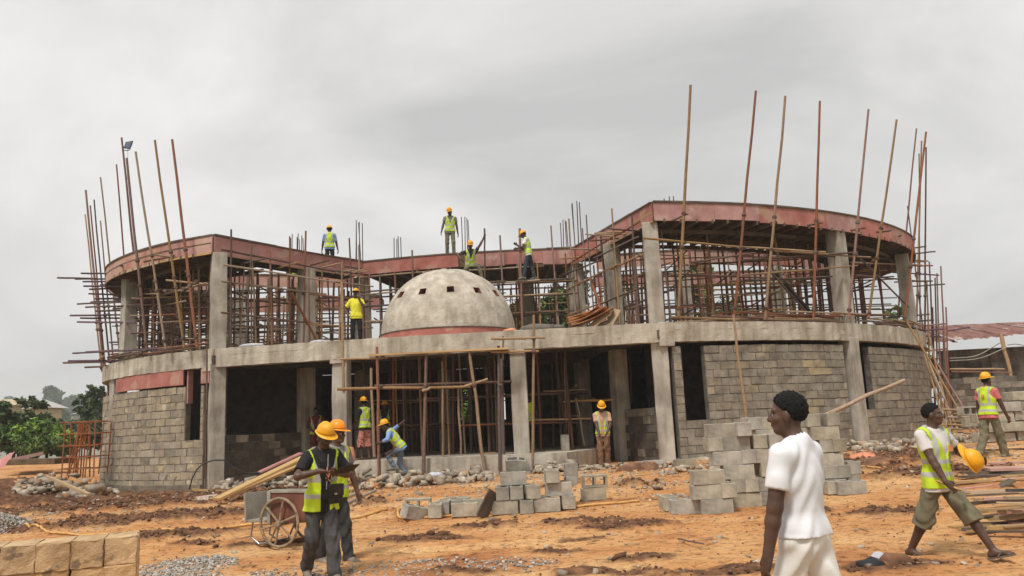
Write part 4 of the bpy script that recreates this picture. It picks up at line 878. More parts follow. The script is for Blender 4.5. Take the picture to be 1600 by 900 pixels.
# ------------------------------------------------------------------ scattered stones, clods, gravel
def ico(sub=1):
    bm = bmesh.new(); bmesh.ops.create_icosphere(bm, subdivisions=sub, radius=1); V = np.array([v.co[:] for v in bm.verts]); F = np.array([[v.index for v in f.verts] for f in bm.faces]); bm.free(); return V, F
IV, IF = ico(2); IV1, IF1 = ico(1)
def stone_shape(V, rough=.22, cut=3):
    V = V.copy(); V = V * np.array([1, rng.uniform(.6, .95), rng.uniform(.45, .8)])
    for _ in range(cut):
        n = rng.normal(0, 1, 3); n /= np.linalg.norm(n); d = V @ n; lim = rng.uniform(.35, .7); V = V - np.outer(np.maximum(d - lim, 0), n)
    return V * (1 + rng.normal(0, rough * .25, (len(V), 1)))
def scatter(name, pts, mat, V0s, F0, kind='stuff', label=None, parent=None):
    Vs = []; Fs = []; b = 0
    for x, y, z, s in pts:
        V = V0s[rng.integers(len(V0s))]; F0_ = F0
        if isinstance(V, tuple): V, F0_ = V
        a = rng.uniform(0, 6.28); t = rng.normal(0, .35)
        R = np.array(RZ(a).to_3x3() @ RX(t).to_3x3()); Vs.append(V @ R.T * s + (x, y, z)); Fs.append(F0_ + b); b += len(V)
    return add(name, npmesh(name, np.concatenate(Vs), np.concatenate(Fs), mat), None, parent, label, None, None, kind)
def hull_stone(n):
    bm = bmesh.new()
    asp = np.array((1, rng.uniform(.55, .85), rng.uniform(.4, .7)))
    for p_ in np.sign(rng.normal(0, 1, (n, 3))) * rng.uniform(.25, .95, (n, 3)): bm.verts.new(p_ * asp)
    g = bmesh.ops.convex_hull(bm, input=bm.verts); bmesh.ops.delete(bm, geom=[v for v in bm.verts if not v.link_faces], context='VERTS'); bm.verts.index_update()
    V = np.array([v.co[:] for v in bm.verts]); F = np.array([[v.index for v in f.verts] for f in bm.faces]); bm.free(); return V, F
STV = [hull_stone(12) for _ in range(12)]; STV2 = [hull_stone(10) for _ in range(10)]
def ground_z(x, y):
    m = mudmask(np.array([x]), np.array([y])); return float(gz(x, y) + relief(np.array([x]), np.array([y]), m)[0])
def heap(name, label, spots, n, s0, s1, mat, V=STV, F=IF1, pile=0.0):
    pts = []
    for (px, py, rx, ry, Y) in spots:
        q = P(px, py, Y)
        for _ in range(n):
            a = rng.uniform(0, 6.28); r = math.sqrt(rng.uniform(0, 1)); x = q[0] + rx * r * math.cos(a); y = Y + ry * r * math.sin(a); s = rng.uniform(s0, s1) * rng.uniform(.5, 1)
            pts.append((x, y, ground_z(x, y) + pile * (1 - r) * rng.uniform(.4, 1) + s * .2, s))
    return scatter(name, pts, MAT[mat], V, F, 'stuff', label)
heap('rubble', 'broken grey stones heaped at the left corner of the building', [(100, 755, 1.5, 1.0, 25.2), (140, 760, .8, .6, 24.6), (75, 745, 1.0, .7, 26)], 90, .08, .26, 'stone', pile=.45)
heap('rubble', 'broken stones along the foot of the left inner wall', [(385, 745, .8, .6, 22.8), (430, 735, 1.0, .6, 22.6), (465, 728, .7, .5, 22.4), (400, 730, .9, .5, 23.6), (360, 750, .4, .4, 23)], 60, .07, .2, 'stone', pile=.3)
heap('rubble', 'broken stones piled along the front of the porch floor', [(580, 738, .8, .35, 22.0), (640, 735, .9, .35, 22.0), (700, 738, .9, .4, 21.8), (745, 735, .5, .4, 21.7), (860, 735, .5, .35, 21.7), (610, 748, .8, .4, 21.2), (690, 750, .9, .4, 21.0), (550, 745, .5, .4, 21.6), (650, 757, .9, .4, 20), (600, 757, .7, .4, 20.2), (740, 752, .5, .4, 20.4)], 75, .05, .2, 'stone', pile=.3)
heap('rubble', 'stones and debris in front of the right inner wall', [(910, 728, .7, .5, 22), (960, 730, .9, .5, 21.6), (1000, 722, .7, .6, 21.5), (1040, 740, .8, .5, 20.5), (1085, 745, .8, .6, 18.8)], 50, .05, .15, 'stone', pile=.1)
heap('rubble', 'grey rubble strip at the foot of the right curved wall', [(1330, 705, 1.0, .5, 22.5), (1380, 705, 1.2, .7, 22.5), (1420, 708, 1.2, .8, 21.8), (1460, 700, 1.0, .8, 22.6), (1400, 722, 1.0, .5, 20), (1500, 690, 1.0, .8, 23.5)], 60, .06, .2, 'stone', pile=.2)
heap('rubble', 'stony debris between the tall stacks and the corner column', [(1020, 765, 1.0, .8, 16.5), (1050, 778, .6, .4, 14.8)], 40, .03, .09, 'stone')
# larger stones that can be picked out
big = [(600, 752, 21, .3), (640, 754, 20.6, .28), (672, 752, 20.8, .3), (705, 746, 21.2, .3), (735, 744, 21.3, .28), (655, 744, 21.4, .26), (556, 742, 21.4, .26), (575, 735, 21.9, .25), (760, 738, 21.4, .24), (845, 728, 21.8, .28), (868, 724, 21.8, .26), (892, 720, 22, .26), (688, 735, 21.9, .24), (625, 733, 22, .24), (365, 755, 23, .3), (395, 745, 22.8, .26), (440, 738, 22.4, .24), (100, 757, 24.6, .4), (130, 752, 24.6, .38), (78, 748, 25.2, .36), (60, 752, 24.8, .3), (150, 760, 24.2, .32), (115, 742, 25.6, .3)]
for k, (px, py, Y, s) in enumerate(big):
    q = P(px, py, Y); V = STV2[k % len(STV2)]
    nmz = 'in the rubble in front of the porch' if 520 < px < 900 else ('in the rubble under the left inner wall' if px > 300 else 'in the heap at the left corner of the building')
    add('stone', npmesh('stone', V[0], V[1], MAT['stone']), T(q[0], Y, max(q[2] - .05, ground_z(q[0], Y) + s * .2)) @ RZ(rng.uniform(0, 6)) @ SC(s, s * .9, s * .85), None, f'large angular broken stone {nmz}', 'stone', f'large stones {nmz}')
# clods of dark soil
pts = []; K = 90000; X = rng.uniform(-16, 10, K); Yr = rng.uniform(8.0, 25, K); Mm = mudmask(X, Yr)
ok = (rng.uniform(0, 1, K) < Mm ** 2 * .5) | (rng.uniform(0, 1, K) < .035); ok &= (np.abs(X) < Yr * .68) & (Yr < 22)
X, Yr, Mm = X[ok], Yr[ok], Mm[ok]; Zg = gz(X, Yr) + relief(X, Yr, Mm)
pts = [(x, y, z + .005, rng.uniform(.006, .02) + m * abs(rng.normal(0, .024)) * (.5 if y < 12 else 1)) for x, y, z, m in zip(X, Yr, Zg, Mm)]
CLV = [IV1 * np.array([1, .85, .65]) * (1 + rng.normal(0, .22, (len(IV1), 1))) for _ in range(10)]
scatter('soil_clods', pts, MAT['clod'], CLV, IF1, 'stuff', 'dark crumbly clods lying on the orange soil'); print('clods', len(pts))
# chips, straw and splinters trodden into the soil
X = rng.uniform(-13, 12, 9000); Yr = rng.uniform(8, 22.5, 9000); ok = (np.abs(X) < Yr * .67) & (rng.uniform(0, 1, 9000) < .12 + .75 * sstep(14.5, 19, Yr))
X, Yr = X[ok], Yr[ok]; Zg = gz(X, Yr) + relief(X, Yr, mudmask(X, Yr))
scatter('debris', [(x, y, z + .006, abs(rng.normal(.02, .018)) + .008) for x, y, z in zip(X, Yr, Zg)], MAT['stone'], STV, IF1, 'stuff', 'small grey and tan chips of block strewn over the soil')
mb = MB()
for x, y, z in list(zip(X, Yr, Zg))[::9]:
    a_ = rng.uniform(0, 6.28); l_ = rng.uniform(.08, .4); mb.box(l_, rng.uniform(.008, .03), .008, T(x + .1, y, z + .015) @ RZ(a_) @ RY(rng.normal(0, .06)))
add('splinters', mb.mesh('splinters', MAT['timber']), None, None, 'thin wood splinters and straws littering the soil', None, None, 'stuff')
# gravel
def gravel(label, cx, cy, rx, ry, n, hmax):
    pts = []
    for _ in range(n):
        a = rng.uniform(0, 6.28); r = math.sqrt(rng.uniform(0, 1)); x = cx + rx * r * math.cos(a); y = cy + ry * r * math.sin(a)
        pts.append((x, y, float(gz(x, y)) + hmax * max(0, 1 - r * r) + rng.uniform(-.01, .02), rng.uniform(.012, .03)))
    return scatter('gravel', pts, MAT['gravel'], STV, IF1, 'stuff', label)
q = Pz(285, 900, .0); gravel('spread of grey gravel beside the near ochre block stack', q[0] - .1, q[1] - .2, .75, 1.3, 2600, .015)
q = Pz(-20, 835, .1); gravel('small heap of grey gravel at the left edge behind the ochre stack', q[0] - .35, q[1] + .2, 1.15, .8, 3600, .36)
q = Pz(620, 895, .0); gravel('thin scatter of gravel on the soil by the walking men', q[0], q[1], 2.0, .5, 900, 0)
# ------------------------------------------------------------------ hoses
def hose(pix, label, r=.022):
    ps = [Pz(x, y, .15) for x, y in pix]; c = catmull([(p_[0], p_[1]) for p_ in ps], 10); pts = []
    for x, y in c: pts.append((x, y, ground_z(x, y) + r * 1.2))
    add('hose', MB().tube(pts, r, 6).mesh('hose', MAT['hose'], smooth=True), None, None, label, 'hose', 'orange water hoses on the ground')
hose([(34, 828), (60, 830), (95, 834), (150, 836), (215, 834), (300, 831), (380, 825), (470, 820), (540, 817), (605, 805)], 'orange hose running from the ochre stack behind the cart')
hose([(640, 796), (624, 806), (626, 815), (660, 815), (720, 811), (800, 808), (880, 803), (950, 799), (1000, 796)], 'orange hose curling round the front of the middle block pile')
hose([(1195, 781), (1230, 774), (1290, 762), (1330, 759), (1380, 760)], 'orange hose at the foot of the tall block stacks')
# ------------------------------------------------------------------ planks
PLK = MB().box(1, 1, 1).mesh('plank', MAT['timber'])
PLKD = MB().box(1, 1, 1).mesh('plank', MAT['timberdark']); PLKR = MB().box(1, 1, 1).mesh('plank', MAT['form']); PLKT = MB().box(1, 1, 1).mesh('plank', MAT['formtan'])
def plank(a, b, w, t, label, me=PLK, group=None, roll=0, cat='plank'):
    a = Vector(a); b = Vector(b); d = b - a; zq = d.normalized(); y = Vector((0, 0, 1)).cross(zq).normalized(); z = zq.cross(y)
    m = Matrix(((zq.x, y.x, z.x, 0), (zq.y, y.y, z.y, 0), (zq.z, y.z, z.z, 0), (0, 0, 0, 1)))
    return add('plank', me, T((a + b) / 2) @ m @ RX(roll) @ SC(d.length, w, t), None, label, cat, group)
def gp(px, py, z=.2, up=0): q = Pz(px, py, z); return (q[0], q[1], q[2] + up)
plank(P(338, 780, 18.6), P(475, 714, 20.4), .30, .05, 'broad fresh sawn plank sloping up from the mud to the porch'); plank(P(355, 775, 19.2), P(480, 722, 20.8), .24, .05, 'narrower sawn plank lying beside the broad sloping one')
plank(P(405, 738, 22.4), P(470, 708, 22.9), .5, .04, 'dark red board lying on rubble under the left inner wall', PLKR); plank(P(300, 765, 21.5), P(352, 768, 21.8), .14, .05, 'short timber offcut on the mud by the left column')
plank(gp(316, 788), gp(348, 783), .5, .03, 'small white smeared board lying in the mud', MB().box(1, 1, 1).mesh('plank', pmat('white_board', (.62, .56, .5), (.5, .3, .2), 12, .8)), roll=.75)
plank(P(75, 745, 24), P(140, 773, 20.4), .1, .06, 'pale batten lying in front of the stone heap'); plank(P(20, 718, 31), P(68, 708, 31.5), .9, .12, 'pale sheet lying on dark scrap at far left', PLKT); plank(P(15, 722, 30.5), P(100, 720, 30.5), 1.2, .2, 'dark scrap timber lying on the soil at far left', PLKD)
mb = MB(); mb.raw([(0, 0, 0), (.55, .05, .02), (.72, .3, .52), (.05, .35, .2)], [(0, 1, 2, 3)]); q = P(-12, 732, 27); add('leaning_board', mb.mesh('leaning_board', MAT['pinkboard']) if 'pinkboard' in MAT else mb.mesh('leaning_board', pmat('pink_board', (.60, .27, .25), (.5, .2, .19), 4, .7)), T(q[0] - .2, 27, q[2]), None, 'pink painted sheet propped up at the left edge', 'board')
# lumber pile at the right
L1 = 'rough sawn board lying in the long lumber pile at the right edge'
for k in range(52):
    px = rng.uniform(1480, 1600); py = rng.uniform(735, 832) ; z = .12 + rng.uniform(0, .25) * (py > 745) * (py < 815)
    bme = random.choice([PLK, PLK, PLK, PLK, PLK, PLKD, PLKT]); L1 = f'{"rough sawn pale" if bme is PLK else "weathered dark" if bme is PLKD else "faded reddish"} board lying in the {"rear" if py < 765 else "middle" if py < 800 else "front"} of the lumber pile'
    q = Pz(px, py, z); L_ = rng.uniform(1.0, 2.6); a = rng.normal(.15, .3); c, s_ = math.cos(a), math.sin(a); zz_ = max(q[2], gzz(q[0], q[1]) + .03)
    plank((q[0], q[1], zz_ + rng.normal(0, .03)), (q[0] + c * L_, q[1] + s_ * L_, zz_ + rng.normal(0, .03)), rng.uniform(.05, .14), rng.uniform(.02, .05), L1, bme, 'boards in the lumber pile', cat='board')
for a, b, w, t, lb, me in [(gp(1455, 743, .4), gp(1640, 741, .4), .12, .14, 'long grey squared beam across the top of the lumber pile', PLKD), (gp(1540, 733, .5), gp(1640, 730, .5), .5, .05, 'pale pink sheet lying on the rear of the lumber pile', PLKT), (gp(1370, 800, .1), gp(1640, 772, .2), .14, .05, 'long reddish board pointing out of the lumber pile to the left', PLKR),
                          (gp(1505, 800, .15), gp(1640, 765, .2), .22, .05, 'wide fresh board slanting across the lumber pile', PLK), (gp(1323, 821, .05), gp(1470, 819, .05), .03, .03, 'thin dark stick lying on the soil before the lumber', PLKD), (gp(1555, 765, .25), gp(1582, 750, .4), .3, .04, 'steel grey sheet propped on the lumber pile', PLKD), (gp(1580, 822, .1), gp(1640, 820, .1), .16, .08, 'dark red short beam at the front of the lumber pile', PLKR),
                          (gp(1365, 718, .5), gp(1450, 712, .5), .1, .08, 'timber batten lying among rubble at the right wall', PLK), (gp(1280, 725, .5), gp(1345, 722, .5), .08, .05, 'thin batten lying before the right wall', PLK)]: plank(a, b, w, t, lb, me)
# leaning wooden pole over the stacks
a = P(1262, 660, 15.4); b = P(1413, 594, 16.4); pole(a, b, .045, 'pole_tan', None, 'wooden_pole', label='long pale wooden pole sticking out over the rear block stack', cat='pole')
for k, (x0, y0, x1, y1, Y) in enumerate([(955, 722, 1005, 722, 22.2), (860, 740, 925, 752, 18.5), (1060, 842, 1100, 850, 10.3), (1320, 790, 1335, 802, 12)]): pole(gp(x0, y0, .35) if Y > 20 else gp(x0, y0, .12), gp(x1, y1, .35) if Y > 20 else gp(x1, y1, .12), .04 if Y > 15 else .012, 'pole_dark' if Y < 15 else 'pole_tan', None, 'stick', label=['pale stick on the rubble beside the man in peach shirt', 'timber stick lying behind the middle pile', 'thin dark twig lying in front of white shirt', 'short dark twig on bare soil right of white shirt'][k], cat='stick')
# plywood sheets and sacks on the slab
pw = root('plywood_stack', (3.0, 23.1, Z2), 'warped orange plywood sheets heaped on the slab edge', 'plywood')
mbs = []
for k in range(8):
    mb = MB(); n = 8; V = []; F = []
    for i in range(n + 1):
        t = i / n; z = .035 * k + .5 * t ** 1.5 * (1 - .07 * k) + .015
        for y in (-.30, .30): V.append((1.15 * t - .02 * k, y + .03 * k - .1, z))
    for i in range(n): F.append((2 * i, 2 * i + 2, 2 * i + 3, 2 * i + 1))
    V2 = [(x, y, z + .022) for x, y, z in V]; nv = len(V); F2 = [tuple(reversed([j + nv for j in f])) for f in F]; rim = [0] + [2 * i for i in range(1, n + 1)] + [2 * n + 1] + [2 * i + 1 for i in range(n - 1, -1, -1)]
    F3 = [(rim[i], rim[(i + 1) % len(rim)], rim[(i + 1) % len(rim)] + nv, rim[i] + nv) for i in range(len(rim))]
    mb.raw(V + V2, F + F2 + F3); q = P(893, 512, 23.2)
    add('sheet', mb.mesh('sheet', MAT['plyorange'] if 'plyorange' in MAT else MAT.setdefault('plyorange', pmat('orange_ply', (.52, .235, .10), (.33, .14, .06), 4, .75, rand=.15))), T(q[0], 23.15, Z2 + .08) @ RZ(rng.normal(-.1, .14)) @ RY(rng.normal(0, .05)) @ SC(rng.uniform(.7, 1.05), 1, 1), pw)
for k, (px, py, w) in enumerate([(948, 500, .62), (935, 508, .8), (958, 492, .5)]):
    q = P(px, py, 22.95); add('offcut', MB().box(w, .35, .025).mesh('offcut', MAT['timber']), T(q[0], 22.95 - .05 * k, Z2 + .12 + .08 * k) @ RY(-.3 - .35 * k) @ RX(.5), pw)
def lump(name, px, py, Y, sx, sy, sz, mat, label, cat, z=None):
    V = IV * (1 + rng.normal(0, .09, (len(IV), 1))); q = P(px, py, Y)
    return add(name, npmesh(name, V, IF, MAT[mat], smooth=True), T(q[0], Y, (q[2] if z is None else z + sz * .7)) @ RZ(rng.uniform(-.2, .2)) @ SC(sx, sy, sz), None, label, cat)
lump('sack', 394, 538, 24.1, .38, .25, .09, 'plasticbag', 'pale lilac sack lying on the slab edge of left bay', 'sack', Z2); lump('sack', 500, 532, 23.7, .3, .22, .06, 'plasticbag', 'flat grey sack lying on the slab left of the standing worker', 'sack', Z2)
lump('sack', 797, 512, 23.2, .22, .18, .08, 'salmon', 'pink rag lying on the slab beside the dome', 'sack', Z2); lump('mortar_heap', 850, 512, 23.2, .75, .45, .16, 'mortar', 'low heap of grey mortar on the slab right of the dome', 'mortar', Z2 - .05)
lump('sack', 545, 704, 22.9, .2, .14, .26, 'salmon', 'salmon cement sack standing beside the porch column', 'sack', ZF - .05); lump('plastic_sheet', 1352, 718, 18.4, .34, .25, .16, 'salmon', 'crumpled salmon plastic sheet by the right stacks', 'plastic sheet'); lump('plastic_sheet', 680, 742, 20.9, .2, .15, .08, 'plasticbag', 'crumpled clear plastic on the rubble before the porch', 'plastic sheet')
lump('soil_heap', 1372, 738, 17.6, 1.0, .7, .3, 'clod', 'brown soil heap right of the pale lone block', 'soil heap'); lump('soil_heap', 1000, 738, 20.2, .6, .4, .25, 'clod', 'small red brown soil heap near the right inner wall', 'soil heap')
q = Pz(1362, 884, .02); lump('rubbish_bag', 1362, 884, q[1], .16, .12, .09, 'plastic_black', 'torn black rubbish bag at the bottom right', 'rubbish'); q = Pz(1376, 876, .02); lump('rubbish_bag', 1374, 876, q[1], .1, .08, .1, 'plasticbag', 'crumpled pale plastic bag on top of black rubbish', 'rubbish'); q = Pz(1398, 880, .02); lump('rubbish_bag', 1398, 880, q[1], .18, .1, .12, 'clod', 'muddy brown rag beside the black rubbish bag', 'rubbish')
for px, py, s, lb in ((724, 812, .16, 'rounded pale stone lying on the hose in front of the middle pile'), (803, 816, .09, 'dark flat stone on bare soil before the middle pile'), (795, 803, .15, 'pale wedge of broken block leaning on the middle pile'), (1098, 794, .13, 'white flat stone on bare soil left of white shirt'), (913, 797, .1, 'yellowish stone lying behind the hose'), (965, 865, .12, 'dark round clod standing on bare soil, alone'), (1028, 785, .15, 'grey triangular chip left of the stepped stack')):
    q = Pz(px, py, .12); add('stone', npmesh('stone', *STV2[rng.integers(8)], MAT['clod' if 'clod' in lb else 'stone']), T(q[0], q[1], ground_z(q[0], q[1]) + s * .25) @ RZ(rng.uniform(0, 6)) @ SC(s, s * .8, s * .7), None, lb, 'stone')
# black cables at the left column
add('cable', MB().tube([P(296, 765, 23.3), P(300, 748, 23.3), P(308, 733, 23.3), P(318, 724, 23.4), P(335, 719, 23.5), P(352, 719, 23.4), P(366, 731, 23.2), P(385, 739, 23), P(410, 739, 22.8)], .02, 5).mesh('cable', MAT['plastic_black'], smooth=True), None, None, 'black cable looped round the foot of left corner column', 'cable')
# ------------------------------------------------------------------ rebar cage
cg = root('rebar_cage', (-14.0, 26.2, .6), 'rusty red column rebar cage standing on stones at the left end', 'rebar cage')
RS = MB().tube([(0, 0, 0), (0, 0, 1)], .5, 5).mesh('bar', MAT['rust'])
def bar(a, b, r, nm, par): a = Vector(a); b = Vector(b); add(nm, RS, T(a) @ (b - a).to_track_quat('Z', 'Y').to_matrix().to_4x4() @ SC(2 * r, 2 * r, (b - a).length), par)
zt_, zb_ = P(130, 660, 26)[2], P(130, 742, 26)[2]
xs_ = [P(p_, 700, 26)[0] for p_ in (105, 118, 130, 143, 157)]
for j, y in enumerate((25.7, 26.5)):
    for k, x in enumerate(xs_): bar((x + rng.normal(0, .02), y, zb_ - .1 * rng.random()), (x + rng.normal(0, .06), y + rng.normal(0, .05), zt_ - .02), .022, 'upright_bar', cg)
    for z in np.linspace(zb_ + .2, zt_, 5): bar((xs_[0] - .1, y, z), (xs_[-1] + .1, y, z + rng.normal(0, .02)), .018, 'tie_bar', cg)
for x in xs_[::2]:
    for z in np.linspace(zb_ + .2, zt_, 5): bar((x, 25.7, z + .02), (x, 26.5, z + .02), .016, 'tie_bar', cg)
for k in range(6): bar((rng.uniform(xs_[0], xs_[2]), 25.8 + .5 * rng.random(), zb_), (rng.uniform(xs_[1], xs_[3]), 25.9 + .5 * rng.random(), zt_ - .05), .022, 'loose_bar', cg)
# ------------------------------------------------------------------ cart
q = Pz(462, 859, .04); ct = root('hand_cart', (q[0], q[1], .04), 'two wheeled hand cart with grey and red-brown boards and spoked wheels', 'cart')
cw = T(q[0], q[1], ground_z(q[0], q[1])) @ RZ(R_(-24))
def cpart(nm, mb, mat, par=ct, bevel=.004): return add(nm, mb.mesh(nm, MAT[mat], bevel=bevel), cw, par)
def wheel(y):
    R0 = .335; mb = MB(); n = 28; rim = [(R0 * math.cos(t), y, R0 + R0 * math.sin(t)) for t in np.linspace(0, 2 * math.pi, n + 1)]
    w = add('wheel', MB().tube([(0, y - .05, R0), (0, y + .05, R0)], .045, 10).mesh('hub', MAT['tyre']), cw, ct)
    V = []; F = []; m = 8
    for i in range(n):
        t = 2 * math.pi * i / n
        for k in range(m):
            p_ = 2 * math.pi * k / m; rr = R0 + .022 * math.cos(p_); V.append((rr * math.cos(t), y + .02 * math.sin(p_), R0 + .02 + rr * math.sin(t)))
    for i in range(n):
        for k in range(m): F.append((i * m + k, ((i + 1) % n) * m + k, ((i + 1) % n) * m + (k + 1) % m, i * m + (k + 1) % m))
    add('tyre', npmesh('tyre', V, F, MAT['tyre'], smooth=True), cw, w)
    for k in range(6):
        a = k * math.pi / 3 + .3; add('spoke', MB().tube([(0, y, R0 + .01), (R0 * .97 * math.cos(a), y, R0 + .02 + R0 * .97 * math.sin(a))], .016, 5).mesh('spoke', MAT['tyre']), cw, w)
wheel(-.36); wheel(.36)
cpart('axle', MB().tube([(0, -.4, .335), (0, .4, .335)], .025, 6), 'steel', bevel=0)
cpart('bed', MB().box(1.05, .56, .035, T(-.15, 0, .36)), 'cartgrey'); cpart('rear_board', MB().box(.03, .6, .42, T(-.69, 0, .55) @ RY(-.08)), 'cartgrey'); cpart('side_board', MB().box(1.1, .03, .4, T(-.15, .29, .57)), 'cartgrey'); cpart('side_board', MB().box(.62, .03, .4, T(.1, -.29, .56)), 'cartred'); cpart('front_board', MB().box(.03, .56, .42, T(.4, 0, .56)), 'cartred')
cpart('corner_post', MB().box(.06, .05, .46, T(-.22, -.31, .56)), 'cartgrey'); cpart('top_rail', MB().box(.66, .05, .04, T(.1, -.295, .78)), 'cartgrey')
for y in (-.2, .2): cpart('support_leg', MB().tube([(-.62, y, .35), (-.66, y, .12), (-.5, y, .03), (-.3, y, .06), (-.15, y, .34)], .016, 6), 'steel', bevel=0)
for y in (-.22, .22): cpart('handle', MB().tube([(.35, y, .42), (.9, y * 1.1, .62), (1.25, y * 1.1, .74)], .022, 6), 'cartgrey', bevel=0)
# ------------------------------------------------------------------ boundary wall, shed and stacks at the right
def ypath(x0, y0, x1, y1): return Path([(x0, y0), (x1, y1)])
bw = root('boundary_wall', (18, 31, .6), 'rough grey block boundary wall below the rusty shed', 'wall')
bp = ypath(P(1484, 600, 32)[0], 32, P(1484, 600, 32)[0] + 7, 30.2); mb = MB(); zt = P(1540, 588, 31.5)[2]; nc = 7; bh = .24; z0 = zt - nc * bh
for c in range(nc):
    for k in range(15):
        s0 = k * .47 - (.23 if c % 2 else 0)
        if s0 < -.1 or (c == nc - 1 and rng.random() < .25): continue
        q, an = bp.at(s0 + .235, 0); add('block', random.choice(block_bases['block' if rng.random() < .65 else 'block_dark']), T(q[0], q[1], z0 + (c + .5) * bh) @ RZ(an + rng.normal(0, .01)) @ SC(.455, .22, .225), bw)
q, an = bp.at(3.5, 0); add('mortar_bed', MB().box(7, .18, nc * bh - .03, T(q[0], q[1], z0 + nc * bh / 2 - .015) @ RZ(an)).mesh('mortar_bed', MAT['mortar']), None, bw)
add('footing', MB().box(7.1, .3, z0, T(q[0], q[1] + .02, z0 / 2) @ RZ(an)).mesh('footing', MAT['oldwall']), None, bw)
sh = root('shed', (20, 37, .6), 'low shed with stained concrete wall and tattered rusty red sheet roof', 'shed')
xa = P(1476, 560, 36)[0]; wz = P(1540, 540, 36)[2] - .1
add('wall', MB().box(9, .25, wz, T(xa + 4.6, 36.2, wz / 2) @ RZ(-.1)).mesh('wall', MAT['oldwall']), None, sh)
for k in range(5): add('pilaster', MB().box(.3, .12, wz - .02, T(xa + .6 + k * 1.7, 36.2 - .16 - (k * 1.7 - 4) * .1, wz / 2)).mesh('pilaster', MAT['oldwall']), None, sh)
for k in range(8):
    n = 13; V = []; F = []; x0 = xa - .7 + k * 1.05; ze = P(1500 + k * 35, 533 - k * 3.2, 35.6)[2]; zr = P(1500 + k * 35, 512 - k * 1.5, 39.5)[2]
    for i in range(n):
        x = x0 + 1.12 * i / (n - 1); w = .009 * math.cos(i * math.pi)
        for y, z, e in ((35.5 + rng.uniform(-.12, .3) - (x - xa) * .1, ze, 1), (37.5, (ze + zr) / 2 + .1, 0), (39.5, zr + .15, 0)): V.append((x, y, z + w + .012 * (k % 2) + (rng.normal(0, .035) if e else 0)))
    for i in range(n - 1):
        for j in range(2): F.append((i * 3 + j, i * 3 + 3 + j, i * 3 + 4 + j, i * 3 + 1 + j))
    add('roof_sheet', npmesh('roof_sheet', V, F, MAT['tin']), None, sh)
pole(P(1564, 522, 34), P(1580, 590, 33), .085, 'pole_tan', None, 'leaning_post', label='grey wooden post leaning against the stained shed wall', cat='post')
for k, (p0, p1, p2) in enumerate((((1484, 560), (1525, 556), (1564, 535)), ((1484, 564), (1530, 560), (1572, 543)), ((1574, 539), (1590, 538), (1620, 545)))):
    add('cable', MB().tube([tuple(P(*p, 33.5)) for p in catmull([p0, p1, p2], 8)], .022, 5).mesh('cable', MAT['cartgrey']), None, None, ['upper pale cable hanging in front of the shed wall', 'lower pale cable hanging in front of the shed wall', 'short cable right of the leaning post'][k], 'cable')
pole(P(1484, 577, 31), P(1570, 577, 31), .045, 'pole_tan', None, 'rail_pole', label='horizontal tan pole above the boundary wall', cat='pole'); pole(P(1486, 581, 30.8), P(1583, 582, 30.8), .03, 'pole_red', None, 'rail_pole', label='thin reddish pole just under the tan pole', cat='pole')
for lv in range(5):
    for k in range(4):
        if (lv == 4 and k < 1): continue
        x = P(1492, 690, 21.5)[0] + 1.0 + k * .95 + (lv % 2) * .2; z = gzz(x, 21.5) + .13 + lv * .25
        add('concrete_block', MB().box(.92, .42, .24).mesh('concrete_block', MAT['loose'], bevel=.012, jit=.008), T(x, 21.4 + rng.normal(0, .05), z) @ RZ(rng.normal(-.05, .03)), None, f'long grey block, {ordn[k]} from left in {ordn[lv]} course behind pink-sleeved worker', 'block', 'long blocks stacked by the boundary wall')
for k, (px, py, Y, rot) in enumerate(((1512, 642, 22.2, .2), (1520, 660, 22, -.1), (1480, 688, 23, .1), (1470, 676, 24, 0))):
    q = P(px, py, Y); add('concrete_block', random.choice(HBX), T(q[0], Y, max(q[2], gzz(q[0], Y) + .1)) @ RZ(rot) @ (RX(H1) if k == 0 else Matrix.Identity(4)), None, ['hollow block on its side showing two holes beside the long stack', 'block lying under the hollow one beside the long stack', 'block lying at the foot of the end scaffold', 'block lying behind the foot of the end scaffold'][k], 'block', 'concrete blocks lying about the site')
for k in range(8): pole(P(1480 + rng.uniform(-8, 8), 640 + k * 6, 24.5), P(1512 + rng.uniform(-8, 12), 641 + k * 6, 24.2), .04, 'pole_tan', None, 'stacked_batten', label='short batten in the small stack at the foot of the end scaffold', cat='batten', group='battens stacked by the end scaffold')
